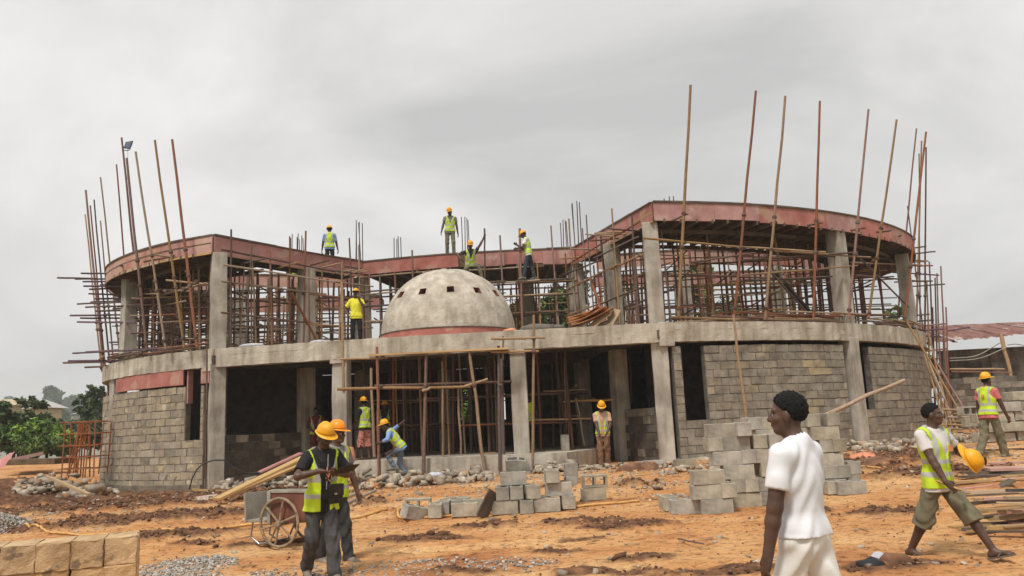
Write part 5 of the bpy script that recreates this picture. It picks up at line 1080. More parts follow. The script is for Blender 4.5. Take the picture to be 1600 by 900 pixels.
# ------------------------------------------------------------------ people: signed-distance bodies turned into one smooth surface
def nrmz(v): v = np.asarray(v, float); return v / (np.linalg.norm(v) + 1e-9)
def rc(a, b, ra, rb, k=.02, sub=False): return ('rc', np.array(a, float), np.array(b, float), ra, rb, k, sub)
def el(c, R, rad, k=.02, sub=False): return ('el', np.array(c, float), np.array(R, float), np.array(rad, float), None, k, sub)   # R rows = axes
def cc(a, b, ra, rb, k=.02): return ('cc', np.array(a, float), np.array(b, float), ra, rb, k, False)      # tapered tube cut off square at b
def grow(pr, g): return [(t, a, b, ra + g, rb + g, k, s) if t in ('rc', 'cc') else (t, a, b, ra + g, rb, k, s) for t, a, b, ra, rb, k, s in pr]
def surface(prims, h, post=None):
    lo = np.full(3, 9e9); hi = -lo; bbs = []
    for t, a, b, ra, rb, k, s in prims:
        if t != 'el': r = max(ra, rb); l = np.minimum(a, b) - r; u = np.maximum(a, b) + r
        else: r = ra.max(); e = np.abs(b.T) @ ra; l = a - e; u = a + e
        bbs.append((l - k - 3 * h, u + k + 3 * h))
        if not s: lo = np.minimum(lo, l); hi = np.maximum(hi, u)
    lo = lo - 4 * h; n = np.ceil((hi + 4 * h - lo) / h).astype(int) + 1
    D = np.full(n, .3, np.float32)
    ax = [lo[i] + h * np.arange(n[i]) for i in range(3)]
    for (t, a, b, ra, rb, k, s), (l, u) in zip(prims, bbs):
        i0 = np.clip(np.floor((l - lo) / h).astype(int), 0, n); i1 = np.clip(np.ceil((u - lo) / h).astype(int) + 1, 0, n)
        if (i1 <= i0).any(): continue
        X, Y, Z = np.meshgrid(*[ax[i][i0[i]:i1[i]] for i in range(3)], indexing='ij')
        if t != 'el':
            ab = b - a; L2 = ab @ ab + 1e-12; px, py, pz = X - a[0], Y - a[1], Z - a[2]
            tt = np.clip((px * ab[0] + py * ab[1] + pz * ab[2]) / L2, 0, 1)
            d = np.sqrt((px - tt * ab[0]) ** 2 + (py - tt * ab[1]) ** 2 + (pz - tt * ab[2]) ** 2) - (ra + (rb - ra) * tt)
            if t == 'cc': d = np.maximum(d, (px * ab[0] + py * ab[1] + pz * ab[2] - L2) / math.sqrt(L2))
        else:
            q = np.stack([X - a[0], Y - a[1], Z - a[2]], -1) @ b.T; k0 = np.sqrt(((q / ra) ** 2).sum(-1)); k1 = np.sqrt(((q / ra ** 2) ** 2).sum(-1)) + 1e-6; d = k0 * (k0 - 1) / k1
        sl = tuple(slice(i0[i], i1[i]) for i in range(3)); E_ = D[sl]
        if s: d = -d; hh = np.clip(.5 - .5 * (d - E_) / k * -1, 0, 1); D[sl] = np.maximum(E_, d)
        else: hh = np.clip(.5 + .5 * (E_ - d) / k, 0, 1); D[sl] = E_ * (1 - hh) + d * hh - k * hh * (1 - hh)
    if post is not None:
        X, Y, Z = np.meshgrid(*ax, indexing='ij'); D = post(np.stack([X, Y, Z], -1), D)
    # surface nets
    S = D < 0; c = np.zeros(np.array(n) - 1, np.int8)
    for i in (0, 1):
        for j in (0, 1):
            for k in (0, 1): c += S[i:n[0] - 1 + i, j:n[1] - 1 + j, k:n[2] - 1 + k]
    act = (c > 0) & (c < 8); I = np.argwhere(act); idx = np.full(act.shape, -1, np.int64); idx[act] = np.arange(len(I))
    acc = np.zeros((len(I), 3)); cnt = np.zeros(len(I))
    cor = [(0, 0, 0), (1, 0, 0), (0, 1, 0), (1, 1, 0), (0, 0, 1), (1, 0, 1), (0, 1, 1), (1, 1, 1)]
    dv_ = [D[I[:, 0] + a, I[:, 1] + b, I[:, 2] + e] for a, b, e in cor]
    for i, j in ((0, 1), (2, 3), (4, 5), (6, 7), (0, 2), (1, 3), (4, 6), (5, 7), (0, 4), (1, 5), (2, 6), (3, 7)):
        m = (dv_[i] < 0) != (dv_[j] < 0); tt = np.where(m, dv_[i] / np.where(m, dv_[i] - dv_[j], 1), 0)[:, None]
        acc += np.where(m[:, None], np.array(cor[i]) * (1 - tt) + np.array(cor[j]) * tt, 0); cnt += m
    V = lo + (I + acc / cnt[:, None]) * h; F = []
    for axis in range(3):
        o1, o2 = [(1, 2), (2, 0), (0, 1)][axis]; s0 = [slice(None)] * 3; s1 = [slice(None)] * 3; s0[axis] = slice(0, -1); s1[axis] = slice(1, None)
        A = S[tuple(s0)]; Bm = S[tuple(s1)]; E_ = np.argwhere(A != Bm); ins = A[tuple(E_.T)]
        g = (E_[:, o1] > 0) & (E_[:, o2] > 0) & (E_[:, o1] < n[o1] - 1) & (E_[:, o2] < n[o2] - 1); E_ = E_[g]; ins = ins[g]
        q = []
        for a, b in ((-1, -1), (0, -1), (0, 0), (-1, 0)):
            e = E_.copy(); e[:, o1] += a; e[:, o2] += b; q.append(idx[tuple(e.T)])
        q = np.stack(q, 1); q[~ins] = q[~ins][:, ::-1]; F.append(q)
    return V, np.concatenate(F)
def ik(a, b, l1, l2, hint):
    d = b - a; L = np.linalg.norm(d); Lm = (l1 + l2) * .999
    if L > Lm: b = a + d / L * Lm; d = b - a; L = Lm
    u = d / L; x = (l1 * l1 - l2 * l2 + L * L) / (2 * L); hgt = math.sqrt(max(l1 * l1 - x * x, 0)); h_ = hint - u * (hint @ u)
    return a + u * x + nrmz(h_) * hgt, b
def rotm(yaw, pitch, roll=0):
    return np.array((Matrix.Rotation(math.radians(yaw), 3, 'Z') @ Matrix.Rotation(math.radians(-pitch), 3, 'X') @ Matrix.Rotation(math.radians(roll), 3, 'Y')))
def split(V, F, sel):
    """faces chosen by a boolean array as a mesh of their own, the rest as another"""
    def sub(f):
        u, inv = np.unique(f, return_inverse=True); return V[u], inv.reshape(f.shape)
    return sub(F[~sel]), sub(F[sel])
def hand(w, d, nrm, side, curl=.5, h=.009, fat=1.0, thumb=.6):
    """palm, four unequal bent fingers and a thumb leaving the side of the palm"""
    d = nrmz(d); nrm = nrmz(nrm - d * (nrm @ d)); s = np.cross(d, nrm) * side           # s points to the thumb side
    pr = [el(w + d * .05, [s, nrm, d], (.041 * fat, .018 * fat, .055), .012), rc(w - d * .02, w + d * .03, .026, .027, .015)]
    fr = max(.0085, h * .95)
    for k, (o, ln) in enumerate(((.030, .072), (.010, .08), (-.011, .075), (-.031, .058))):
        p_ = w + d * .092 + s * o; dd = d; c = curl * (1 + .12 * k)
        for seg, f in ((.42, .35), (.33, .9), (.25, .8)):
            dd = nrmz(dd * math.cos(c * f) + nrm * math.sin(c * f)) if abs(dd @ nrm) < .999 else dd
            e = p_ + dd * ln * seg * 1.15; pr.append(rc(p_, e, fr, fr * .93, .004)); p_ = e
            nrm2 = nrmz(np.cross(np.cross(dd, nrm), dd)) if True else nrm; nrm_use = nrm2
    t0 = w + d * .025 + s * .034; t1 = t0 + nrmz(d * .75 + s * thumb + nrm * .35 * curl) * .042; t2 = t1 + nrmz(d * 1 + s * .1 + nrm * .6 * curl) * .034
    pr += [rc(w + d * .02 + s * .015, t0, .018, .014, .01), rc(t0, t1, fr * 1.3, fr * 1.15, .006), rc(t1, t2, fr * 1.15, fr, .004)]
    return pr
def helmet_mesh(mat):
    V = []; F = []; n = 36; rings = []
    for ph in np.linspace(0, 88, 12): rings.append((math.cos(R_(ph)) ** .8, math.sin(R_(ph)), 0))
    prof = [(1.06, -.10, 1.0), (1.0, -.02, .9), (.985, .0, 0)]
    for rr, z, br in prof + [(r, z, -1) for r, z, _ in rings]:
        for i in range(n):
            t = 2 * math.pi * i / n; fx, fy = math.sin(t), math.cos(t)
            b = br * (.012 + .050 * max(0, fy) ** 1.5) if br > 0 else 0
            ridge = .007 * (abs(fx * rr) < .22) * (z > .2) if br < 0 else 0
            V.append((fx * (.107 * rr + b), fy * (.128 * rr + b * 1.25), .118 * z - (.012 * max(0, fy) if br > 0 else 0) + ridge))
    m = len(prof) + len(rings)
    for j in range(m - 1):
        for i in range(n): F.append((j * n + i, j * n + (i + 1) % n, (j + 1) * n + (i + 1) % n, (j + 1) * n + i))
    F.append(tuple((m - 1) * n + i for i in range(n)))
    me = npmesh('helmet', V, F, mat, smooth=True)
    bm = bmesh.new(); bm.from_mesh(me); bmesh.ops.recalc_face_normals(bm, faces=bm.faces); bm.to_mesh(me); bm.free(); return me
HEL = helmet_mesh(MAT['helmet']); HELO = helmet_mesh(MAT['helmeto'])
D_ = dict(pz=.94, lean=0, side=0, twist=0, hyaw=0, hpitch=5, hroll=0, wl=(-.30, .05, .80), wr=(.30, .05, .80), el=(-.3, -1, -.2), er=(.3, -1, -.2), al=(-.10, 0, .09), ar=(.10, 0, .09), kl=(-.1, 1, 0), kr=(.1, 1, 0), fl=8, fr=-8, fpl=0, fpr=0, hl={}, hr={})
def person(loc, yaw, pose, fit, label, H=1.75, h=.012, group='people on the site'):
    p_ = dict(D_); p_.update(pose); s = H / 1.75; A = lambda v: np.array(v, float)
    skin = MAT[fit.get('skin', 'skin')]
    pel = A((p_.get('px', 0), p_.get('py', 0), p_['pz'])); TR = rotm(0, p_['lean'], p_['side']) ; SH = TR @ rotm(p_['twist'], 0)
    # frames: columns are right, forward, up
    tx = lambda x, y, z: pel + TR @ A((x, y, z)); sx = lambda x, y, z: pel + TR @ A((0, 0, z)) + SH @ A((x, y, 0))
    sl_, sr_ = sx(-.185, -.005, .475), sx(.185, -.005, .475); nb = sx(0, -.01, .53); hl_, hr_ = pel + A((-.092, 0, -.03)), pel + A((.092, 0, -.03))
    if 'shl' in p_: sl_ = sl_ + A(p_['shl'])
    if 'shr' in p_: sr_ = sr_ + A(p_['shr'])
    eL, wL = ik(sl_, A(p_['wl']), .29, .265, A(p_['el'])); eR, wR = ik(sr_, A(p_['wr']), .29, .265, A(p_['er']))
    kL, aL = ik(hl_, A(p_['al']), .425, .41, A(p_['kl'])); kR, aR = ik(hr_, A(p_['ar']), .425, .41, A(p_['kr']))
    HD = rotm(p_['hyaw'], -p_['hpitch'], p_['hroll']); hc = nb + nrmz(TR @ A((0, .12, 1))) * .09 + HD @ A((0, .03, .075)); hd = lambda x, y, z: hc + HD @ A((x, y, z))
    # --- torso
    tor = [el(tx(0, .0, .0), TR.T, (.150, .104, .116), .05), el(tx(0, .01, .16), TR.T, (.138, .10, .15), .06), el(sx(0, .006, .34), SH.T, (.165, .112, .17), .06), rc(sl_ + SH @ A((.045, 0, -.01)), sr_ + SH @ A((-.045, 0, -.01)), .062, .062, .05), rc(sx(-.1, -.01, .48), nb, .05, .055, .04), rc(sx(.1, -.01, .48), nb, .05, .055, .04)]
    neck = [rc(nb + SH @ A((0, 0, -.04)), hd(0, -.015, -.06), .056, .052, .03)]
    head = [el(hd(0, -.012, .035), HD.T, (.074, .094, .092), .03), el(hd(0, .022, -.038), HD.T, (.058, .064, .078), .03), rc(hd(-.02, .058, -.088), hd(.02, .058, -.088), .022, .022, .025), rc(hd(0, .088, .012), hd(0, .103, -.024), .010, .017, .012), rc(hd(-.016, .09, -.03), hd(.016, .09, -.03), .010, .010, .008),
            rc(hd(-.045, .07, .03), hd(.045, .07, .03), .016, .016, .015), rc(hd(-.02, .084, -.056), hd(.02, .084, -.056), .011, .011, .01), el(hd(-.076, -.008, -.008), HD.T, (.012, .022, .034), .008), el(hd(.076, -.008, -.008), HD.T, (.012, .022, .034), .008), rc(hd(-.045, .055, -.02), hd(-.03, .07, -.03), .02, .016, .02), rc(hd(.045, .055, -.02), hd(.03, .07, -.03), .02, .016, .02)]
    sock = [el(hd(e * .031, .096, .008), HD.T, (.019, .02, .012), .006, True) for e in (-1, 1)] + [el(hd(e * .031, .069, .006), HD.T, (.017, .017, .016), .003) for e in (-1, 1)]
    armL = [rc(sl_, eL, .054, .043, .03), rc(eL, eL * .7 + wL * .3, .043, .042, .02), rc(eL * .7 + wL * .3, wL, .042, .028, .02)]; armR = [rc(sr_, eR, .054, .043, .03), rc(eR, eR * .7 + wR * .3, .043, .042, .02), rc(eR * .7 + wR * .3, wR, .042, .028, .02)]
    def hnd(w, e, side, o): return hand(w, A(o['d']) if 'd' in o else w - e, A(o['n']) if 'n' in o else A((-side, .25, 0)), side * (1 if not o.get('flip') else -1), o.get('curl', .55), h)
    # thumb side: for a hanging hand with the palm facing the body the thumb points forward
    hands = hnd(wL, eL, -1, p_['hl']) + hnd(wR, eR, 1, p_['hr'])
    def leg(a, k, n, th, kn, ca, an): return [rc(a, k, th, kn, .03), rc(k, k * .65 + n * .35, kn, ca, .02), rc(k * .65 + n * .35, n, ca, an, .02)]
    legs = leg(hl_, kL, aL, .072, .053, .054, .037) + leg(hr_, kR, aR, .072, .053, .054, .037)
    def foot(a, yw, pt): 
        FR = rotm(yw, -pt); f = lambda x, y, z: a + FR @ A((x, y, z)); return [rc(f(0, -.035, -.045), f(0, .02, -.03), .04, .04, .02), rc(f(0, .02, -.035), f(0, .15, -.062), .036, .024, .02), rc(f(-.022, .13, -.065), f(-.018, .175, -.068), .02, .015, .01), rc(f(.022, .13, -.065), f(.018, .165, -.068), .02, .014, .01)], FR
    fL, FRL = foot(aL, p_['fl'], p_['fpl']); fR, FRR = foot(aR, p_['fr'], p_['fpr'])
    body = tor + neck + head + sock + armL + armR + hands + legs + fL + fR
    V, F = surface(body, h); fc = V[F].mean(1); mi = np.zeros(len(F), int)
    for e in (-1, 1):
        r = np.linalg.norm(fc - hd(e * .031, .069, .006), axis=1); pf = (fc - hd(e * .031, .069, .006)) @ HD
        mi[(r < .0185) & (pf[:, 1] > .009) & (np.abs(pf[:, 2]) < .008)] = 1; mi[(r < .0185) & (pf[:, 1] > .0135)] = 2
    lp = (fc - hd(0, .09, -.056)) @ HD; mi[(np.abs(lp[:, 0]) < .028) & (np.abs(lp[:, 2]) < .011) & (lp[:, 1] > -.015)] = 3
    W = T(*loc) @ RZ(math.radians(yaw)) @ SC(s, s, s)
    o = add('person', npmesh('person', V, F, [skin, MAT['eye'], MAT['hair'], MAT['lip']], mi, True), W, None, label, 'person', group)
    # --- clothing
    def garment(nm, prims, mat, post=None, hh=None, par=None):
        V, F = surface(prims, hh or h, post)
        if len(F) == 0: return None
        return add(nm, npmesh(nm, V, F, mat if isinstance(mat, list) else MAT[mat], None, True), W, par or o)
    seed = rng.uniform(0, 6)
    def folds(Pt, D, a=.004, f=38):
        q = np.sin(Pt[..., 2] * f + 5 * np.sin(Pt[..., 0] * 14 + seed) + Pt[..., 1] * 17) * np.sin(Pt[..., 0] * 19 + Pt[..., 1] * 11 + seed); return (D + a * q).astype(np.float32)
    tz = lambda Pt: (Pt - pel) @ TR            # torso coordinates
    if fit.get('top'):
        sl = fit.get('sleeve', .62); ar = []
        for a, e, w in ((sl_, eL, wL), (sr_, eR, wR)):
            if sl <= 1: ar.append(cc(a, a + (e - a) * sl, .062, .062 - .004 * sl + fit.get('loose', .006), .03))
            else: ar += [rc(a, e, .066, .055, .03), rc(e, e + (w - e) * (sl - 1), .055, .05, .02)]
        hem = fit.get('hem', -.10)
        def cut(Pt, D):
            t = tz(Pt); D = folds(Pt, D, .0045); D = np.maximum(D, hem - t[..., 2]); ncut = .068 - np.linalg.norm(Pt - (nb + SH @ A((0, .02, .045))), axis=-1); D = np.maximum(D, ncut)
            return D.astype(np.float32)
        tt = grow(tor, .015)
        if hem < .03: tt += [rc(tx(-.07, 0, .03), tx(-.08, 0, hem - .05), .108, .125, .05), rc(tx(.07, 0, .03), tx(.08, 0, hem - .05), .108, .125, .05)]
        garment('shirt', tt + ar, fit['top'], cut)
    if fit.get('bottom'):
        ln = fit.get('leg', 1); lr = fit.get('wide', .0); lg = []
        for a, k, n in ((hl_, kL, aL), (hr_, kR, aR)):
            lg.append(rc(a, k, .088, .072 + lr, .04))
            if ln > .5: e = k + (n - k) * min(1, (ln - .5) * 2); lg.append(rc(k, e, .072 + lr, (.062 if ln > .9 else .075) + lr, .03))
        def cutb(Pt, D):
            t = tz(Pt); D = folds(Pt, D, fit.get('fold', .006), 34); D = np.maximum(D, t[..., 2] - .05)
            if ln < .98:
                for a, k, n in ((hl_, kL, aL), (hr_, kR, aR)):
                    e = k + (n - k) * (ln - .5) * 2 if ln > .5 else a + (k - a) * ln * 2; u = nrmz(n - k) if ln > .5 else nrmz(k - a)
                    D = np.maximum(D, np.where(np.linalg.norm(Pt - e, axis=-1) < .16, (Pt - e) @ u, -1))
            return D.astype(np.float32)
        garment('trousers' if ln > .8 else 'shorts', [el(tx(0, .0, -.005), TR.T, (.160, .113, .125), .05), el(tx(0, .0, .06), TR.T, (.138, .098, .1), .05)] + lg, fit['bottom'], cutb)
    if fit.get('vest'):
        vh = fit.get('vhem', -.03); op = fit.get('open', 0.0); fl_ = [rc(tx(-.07, 0, .02), tx(-.085, 0, vh - .06), .118, .138, .05), rc(tx(.07, 0, .02), tx(.085, 0, vh - .06), .118, .138, .05)]
        def cutv(Pt, D):
            t = tz(Pt); q = (Pt - (pel + TR @ A((0, 0, .4)))) @ SH; D = folds(Pt, D, .0055, 26); D = np.maximum(D, vh - t[..., 2])
            for a in (sl_, sr_): D = np.maximum(D, .098 - np.linalg.norm((Pt - (a + SH @ A((0, 0, -.045)))) * A((1, 1, .85)), axis=-1) - .0)
            wz = np.where(t[..., 2] > .22, op + (t[..., 2] - .22) * .30, op); D = np.maximum(D, np.where(t[..., 1] > 0, wz - np.abs(q[..., 0] * .5 + t[..., 0] * .5), -1))
            D = np.maximum(D, .085 - np.linalg.norm(Pt - (nb + SH @ A((0, .0, .05))), axis=-1)); return D.astype(np.float32)
        V, F = surface(grow(tor, .030) + fl_, h, cutv); fc = V[F].mean(1); t = (fc - pel) @ TR; q = (fc - (pel + TR @ A((0, 0, .4)))) @ SH
        st = ((np.abs(t[:, 2] - fit.get('b1', .06)) < .025) | (np.abs(t[:, 2] - fit.get('b2', .19)) < .025) * fit.get('two', 1) | ((np.abs(np.abs(q[:, 0]) - .105) < .025) & (t[:, 2] > .19))).astype(bool)
        (V0, F0), (V1, F1) = split(V, F, st)
        v = add('vest', npmesh('vest', V0, F0, MAT[fit['vest']], smooth=True), W, o)
        if len(F1) and not fit.get('plain'): add('reflective_stripe', npmesh('reflective_stripe', V1, F1, MAT['reflect'], smooth=True), W, v)
        elif len(F1): add('lining_band', npmesh('lining_band', V1, F1, MAT[fit['vest']], smooth=True), W, v)
        if fit.get('badge'):
            Rm = Matrix(((*SH[0], 0), (*SH[1], 0), (*SH[2], 0), (0, 0, 0, 1))); c = sx(*fit['badge']); add('badge', MB().box(.05, .02, .065).mesh('badge', MAT['salmon']), W @ T(*c) @ Rm, v)
    R4 = Matrix(((*HD[0], 0), (*HD[1], 0), (*HD[2], 0), (0, 0, 0, 1)))
    if fit.get('helmet'):
        add('helmet', HELO if fit['helmet'] == 'orange' else HEL, W @ T(*hd(0, -.004, .078)) @ R4 @ SC(.94, .94, .96) @ RX(R_(fit.get('tilt', 2))) , o)
    def hp(Pt, D):
        q = (Pt - hc) @ HD; y_ = q[..., 1]; line = np.where(y_ > -.01, .015 + .75 * np.maximum(y_, 0), np.where(y_ > -.045, .015 - (-.01 - y_) * 1.8, -.05)); D = np.maximum(D, line - q[..., 2]) + .35 * np.clip(.03 - (q[..., 2] - line), 0, .03) ; return (D + .009 * np.sin(Pt[..., 0] * 150 + seed) * np.sin(Pt[..., 1] * 170) * np.sin(Pt[..., 2] * 160)).astype(np.float32)
    g = fit.get('hair', .004); garment('hair', [el(hd(0, -.016, .036 + g * .5), HD.T, (.076 + g, .096 + g, .094 + g), .02)], 'hair', hp, min(h, .01))
    sm = fit.get('shoe')
    for a, FR, y in ((aL, FRL, p_['fl']), (aR, FRR, p_['fr'])):
        f = lambda x, yy, z: a + FR @ A((x, yy, z))
        if sm == 'sandal':
            Rm = Matrix(((*FR[0], 0), (*FR[1], 0), (*FR[2], 0), (0, 0, 0, 1))); sh_ = add('sandal', MB().prism([(-.038, -.08), (.038, -.08), (.045, .1), (.04, .18), (.0, .205), (-.04, .18), (-.045, .1)], -.09, -.072).mesh('sandal', MAT['sandal']), W @ T(*a) @ Rm, o)
            for e in (-1, 1): add('strap', MB().tube([f(.0, .13, -.055), f(e * .03, .09, -.03), f(e * .046, .04, -.07)], .008, 5).mesh('strap', MAT['sandal']), W, sh_)
        elif sm:
            garment('shoe', [rc(f(0, -.04, -.045), f(0, .03, -.03), .05, .05, .03), rc(f(0, .03, -.035), f(0, .17, -.055), .046, .034, .03)], sm, lambda Pt, D: np.maximum(D, -.088 - ((Pt - a) @ FR)[..., 2]).astype(np.float32))
    return o, W, dict(wL=wL, wR=wR, eL=eL, eR=eR, hd=hd, tx=tx, sx=sx, TR=TR, SH=SH, kL=kL, kR=kR, aL=aL, aR=aR)
def on_ground(px, py, z=None, Y=None):
    q = P(px, py, Y) if Y else Pz(px, py, .02 if z is None else z); return (q[0], q[1], ground_z(q[0], q[1]) if z is None else z)
hv = dict(vest='vest', helmet=1)
FG, BG = .0095, .015
# man with tablet
q = Pz(503, 905, .02)
o, W, J = person((q[0], q[1], 0), -148, dict(lean=4, twist=4, hyaw=6, hpitch=-24, al=(-.07, .22, .085), ar=(.10, -.24, .14), fpr=-28, wl=(-.06, .36, 1.20), wr=(.13, .33, 1.24), el=(-1, -.3, -.6), er=(1, -.4, -.5), hl=dict(d=(.5, .75, .15), n=(.3, -.2, 1), curl=.7), hr=dict(d=(-.75, .5, -.1), n=(-.1, .3, -1), curl=.6), pz=.925),
       dict(hv, top='black_cotton', sleeve=.75, hem=-.16, bottom='grey_denim', wide=.012, fold=.011, open=.055, shoe='shoe', loose=.012, b1=.03, b2=.21, vhem=-.14), 'man in open lime vest and yellow helmet looking down at a tablet he holds', 1.78, FG)
tb = root('tablet', W @ Vector((-.05, .40, 1.25)), 'dark tablet in a folding case held by the man in front', 'tablet')
tm = W @ T(-.12, .45, 1.235) @ RZ(.35) @ RX(.45) @ SC(.82, .82, 1)
add('case', MB().box(.25, .18, .012).mesh('case', MAT['leather'], bevel=.004), tm, tb); add('screen', MB().box(.22, .15, .004, T(0, 0, .0095)).mesh('screen', MAT['plastic_black']), tm, tb); add('cover_flap', MB().box(.25, .16, .008, T(0, .10, -.012) @ RX(.1)).mesh('cover_flap', MAT['leather'], bevel=.003), tm, tb)
bgm = W @ T(-.10, .185, .97) @ RZ(.12); bg_ = root('shoulder_bag', W @ Vector((-.10, .19, .97)), 'small dark leather pouch bag hanging at the tablet man\'s waist', 'bag')
add('pouch', MB().box(.17, .07, .22).mesh('pouch', MAT['leather'], bevel=.014), bgm, bg_); add('flap', MB().box(.172, .012, .13, T(0, .043, .045)).mesh('flap', MAT['leather'], bevel=.005), bgm, bg_); add('buckle', MB().box(.035, .012, .022, T(.02, .053, .0)).mesh('buckle', MAT['steel'], bevel=.003), bgm, bg_)
add('strap', MB().tube([J['tx'](-.05, .165, .05), J['tx'](.0, .165, .25), J['sx'](.06, .13, .42), J['sx'](.095, .02, .535)], .011, 5).mesh('strap', MAT['leather']), W, bg_)
add('pendant', MB().tube([J['sx'](-.03, .1, .5), J['sx'](-.005, .15, .3), J['sx'](.01, .165, .16), J['sx'](.012, .165, .11)], .007, 5).mesh('pendant', MAT['steel']), W, o)
mbp = MB()
for (a, b_) in (((-.035, .16, .33), (-.01, .165, .24)), ((-.01, .165, .24), (.03, .16, .31)), ((-.03, .165, .2), (.02, .165, .24)), ((.0, .16, .36), (.01, .16, .3))): mbp.tube([J['sx'](*a), J['sx'](*b_)], .009, 5)
add('shirt_print', mbp.mesh('shirt_print', MAT['salmon']), W, o)
# his companion just behind
q = Pz(523, 892, .02)
o, W, J = person((q[0] - .10, q[1] + .45, .02), -128, dict(lean=3, hyaw=18, hpitch=2, al=(-.09, .16, .085), ar=(.1, -.16, .1), wl=(-.27, .16, .83), wr=(.28, -.02, .82), hl=dict(curl=.7)), dict(vest='vest', helmet='orange', top='grey_cotton', sleeve=.6, bottom='charcoal', fold=.01, wide=.004, shoe='shoe', b1=.03, b2=.2, vhem=-.1, skin='skin2', tilt=-8), 'man in ripped dark jeans half hidden behind the tablet man', 1.76, FG)
c = (J['kL'] * .95 + J['aL'] * .05); add('knee_rip', npmesh('knee_rip', IV1 * (.035, .03, .06), IF1, MAT['skin2'], smooth=True), W @ T(*(c + np.array((-.02, .055, .0)))), o); c = J['kL'] * .5 + J['aL'] * .5; add('red_patch', npmesh('red_patch', IV1 * (.03, .02, .05), IF1, MAT['pink_cotton'], smooth=True), W @ T(*(c + np.array((-.02, .055, 0)))), o)
# man in white
q = Pz(1250, 1062, 0)
person((1.63, 4.85, 0), 38, dict(lean=0, twist=6, hyaw=24, hpitch=2, al=(-.1, .26, .09), ar=(.12, -.28, .13), fpr=-25, wl=(-.29, .06, .84), wr=(.30, .16, .84), el=(-.5, -1, 0), er=(.4, -1, 0), hl=dict(n=(.9, -.3, .1), curl=.75), hr=dict(curl=.6), pz=.935, shl=(-.01, 0, 0)), dict(top='white_cotton', sleeve=.66, hem=.015, bottom='cream_cotton', wide=.012, fold=.009, hair=.010, shoe='shoe', loose=.008), 'bareheaded man in white t-shirt and white trousers seen from behind', 1.77, .0085)
# man carrying a helmet
q = Pz(1442, 868, .02); q2 = Pz(1545, 878, .02); ctr = (q + q2) / 2
o, W, J = person((ctr[0] - .05, ctr[1] + .05, 0), -143, dict(lean=1, twist=-14, hyaw=18, hpitch=2, al=(-.10, .46, .10), ar=(.07, -.36, .095), fpl=14, fl=5, fpr=-6, wl=(-.30, .30, 1.04), wr=(.22, .20, .84), el=(-1, -.6, -.3), er=(.8, -.8, 0), hl=dict(d=(.1, .9, .1), n=(1, .2, 0), curl=.9), hr=dict(d=(-.45, .55, -.6), n=(-.5, .1, -.5), curl=.95), pz=.875), dict(vest='vest', top='stripe_shirt', sleeve=.62, hem=-.14, bottom='olive_cotton', leg=.62, wide=.03, fold=.012, hair=.007, shoe='sandal', open=.012, vhem=-.10, b1=.05, b2=.19, badge=(-.075, .155, .33)), 'striding man in lime vest and khaki shorts carrying a helmet and hammer', 1.76, FG)
hmt = J['wL'] + np.array((.12, .10, .0)); hr = root('loose_helmet', W @ Vector(hmt), 'yellow hard hat carried under the striding man\'s arm', 'helmet'); Wl = T(W @ Vector((-.19, .33, 1.07))) @ Vector((.62, -.70, .32)).to_track_quat('Z', 'Y').to_matrix().to_4x4() @ RZ(.4)
add('shell', HEL, Wl @ T(0, 0, -.03), hr); add('headband', MB().tube([(.09 * math.cos(t), .11 * math.sin(t), .0) for t in np.linspace(0, 6.28, 20)], .01, 5).mesh('headband', MAT['plastic_black']), Wl, hr)
wr = J['wR'] + nrmz((-.45, .55, -.6)) * .07; hm = root('hammer', W @ Vector(wr), 'claw hammer held low in the striding man\'s fist', 'hammer')
hd_ = nrmz((-.55, .75, -.42)); add('handle', MB().tube([wr - hd_ * .16, wr + hd_ * .12], .014, 6).mesh('handle', MAT['timber']), W, hm); t_ = wr + hd_ * .12; cr_ = nrmz(np.cross(hd_, (0.2, 0, 1)))
add('hammer_head', MB().tube([t_ - cr_ * .07, t_ - cr_ * .04, t_, t_ + cr_ * .04 - hd_ * .005, t_ + cr_ * .085 - hd_ * .03], [.018, .017, .016, .012, .006], 8).mesh('hammer_head', MAT['steel']), W, hm)
# rear right worker
q = P(1556, 728, 17.6); person((q[0], 17.6, gzz(q[0], 17.6) - .05), -62, dict(lean=6, hyaw=-10, hpitch=6, al=(-.1, -.32, .16), ar=(.1, .22, .085), fpl=-35, wl=(-.28, .12, .85), wr=(.27, .22, .84)), dict(hv, top='pink_cotton', sleeve=.6, bottom='olive_cotton', wide=.015, fold=.01, shoe='shoe', badge=(-.0, -.15, .36)), 'worker in pink sleeves and lime vest walking away by the lumber', 1.78, .012)
# man in peach shirt
q = P(945, 727, 21.9); person((q[0], 21.9, ground_z(q[0], 21.9)), 176, dict(lean=4, hyaw=4, hpitch=-28, wl=(-.10, .24, .93), wr=(.10, .24, .91), el=(-1, -.4, 0), er=(1, -.4, 0), al=(-.08, 0, .085), ar=(.09, .06, .085)), dict(hv, top='peach_cotton', sleeve=.7, bottom='brown_print', wide=.01, shoe='shoe', open=.03), 'worker in peach shirt and brown trousers standing alone with hands together', 1.74, BG)
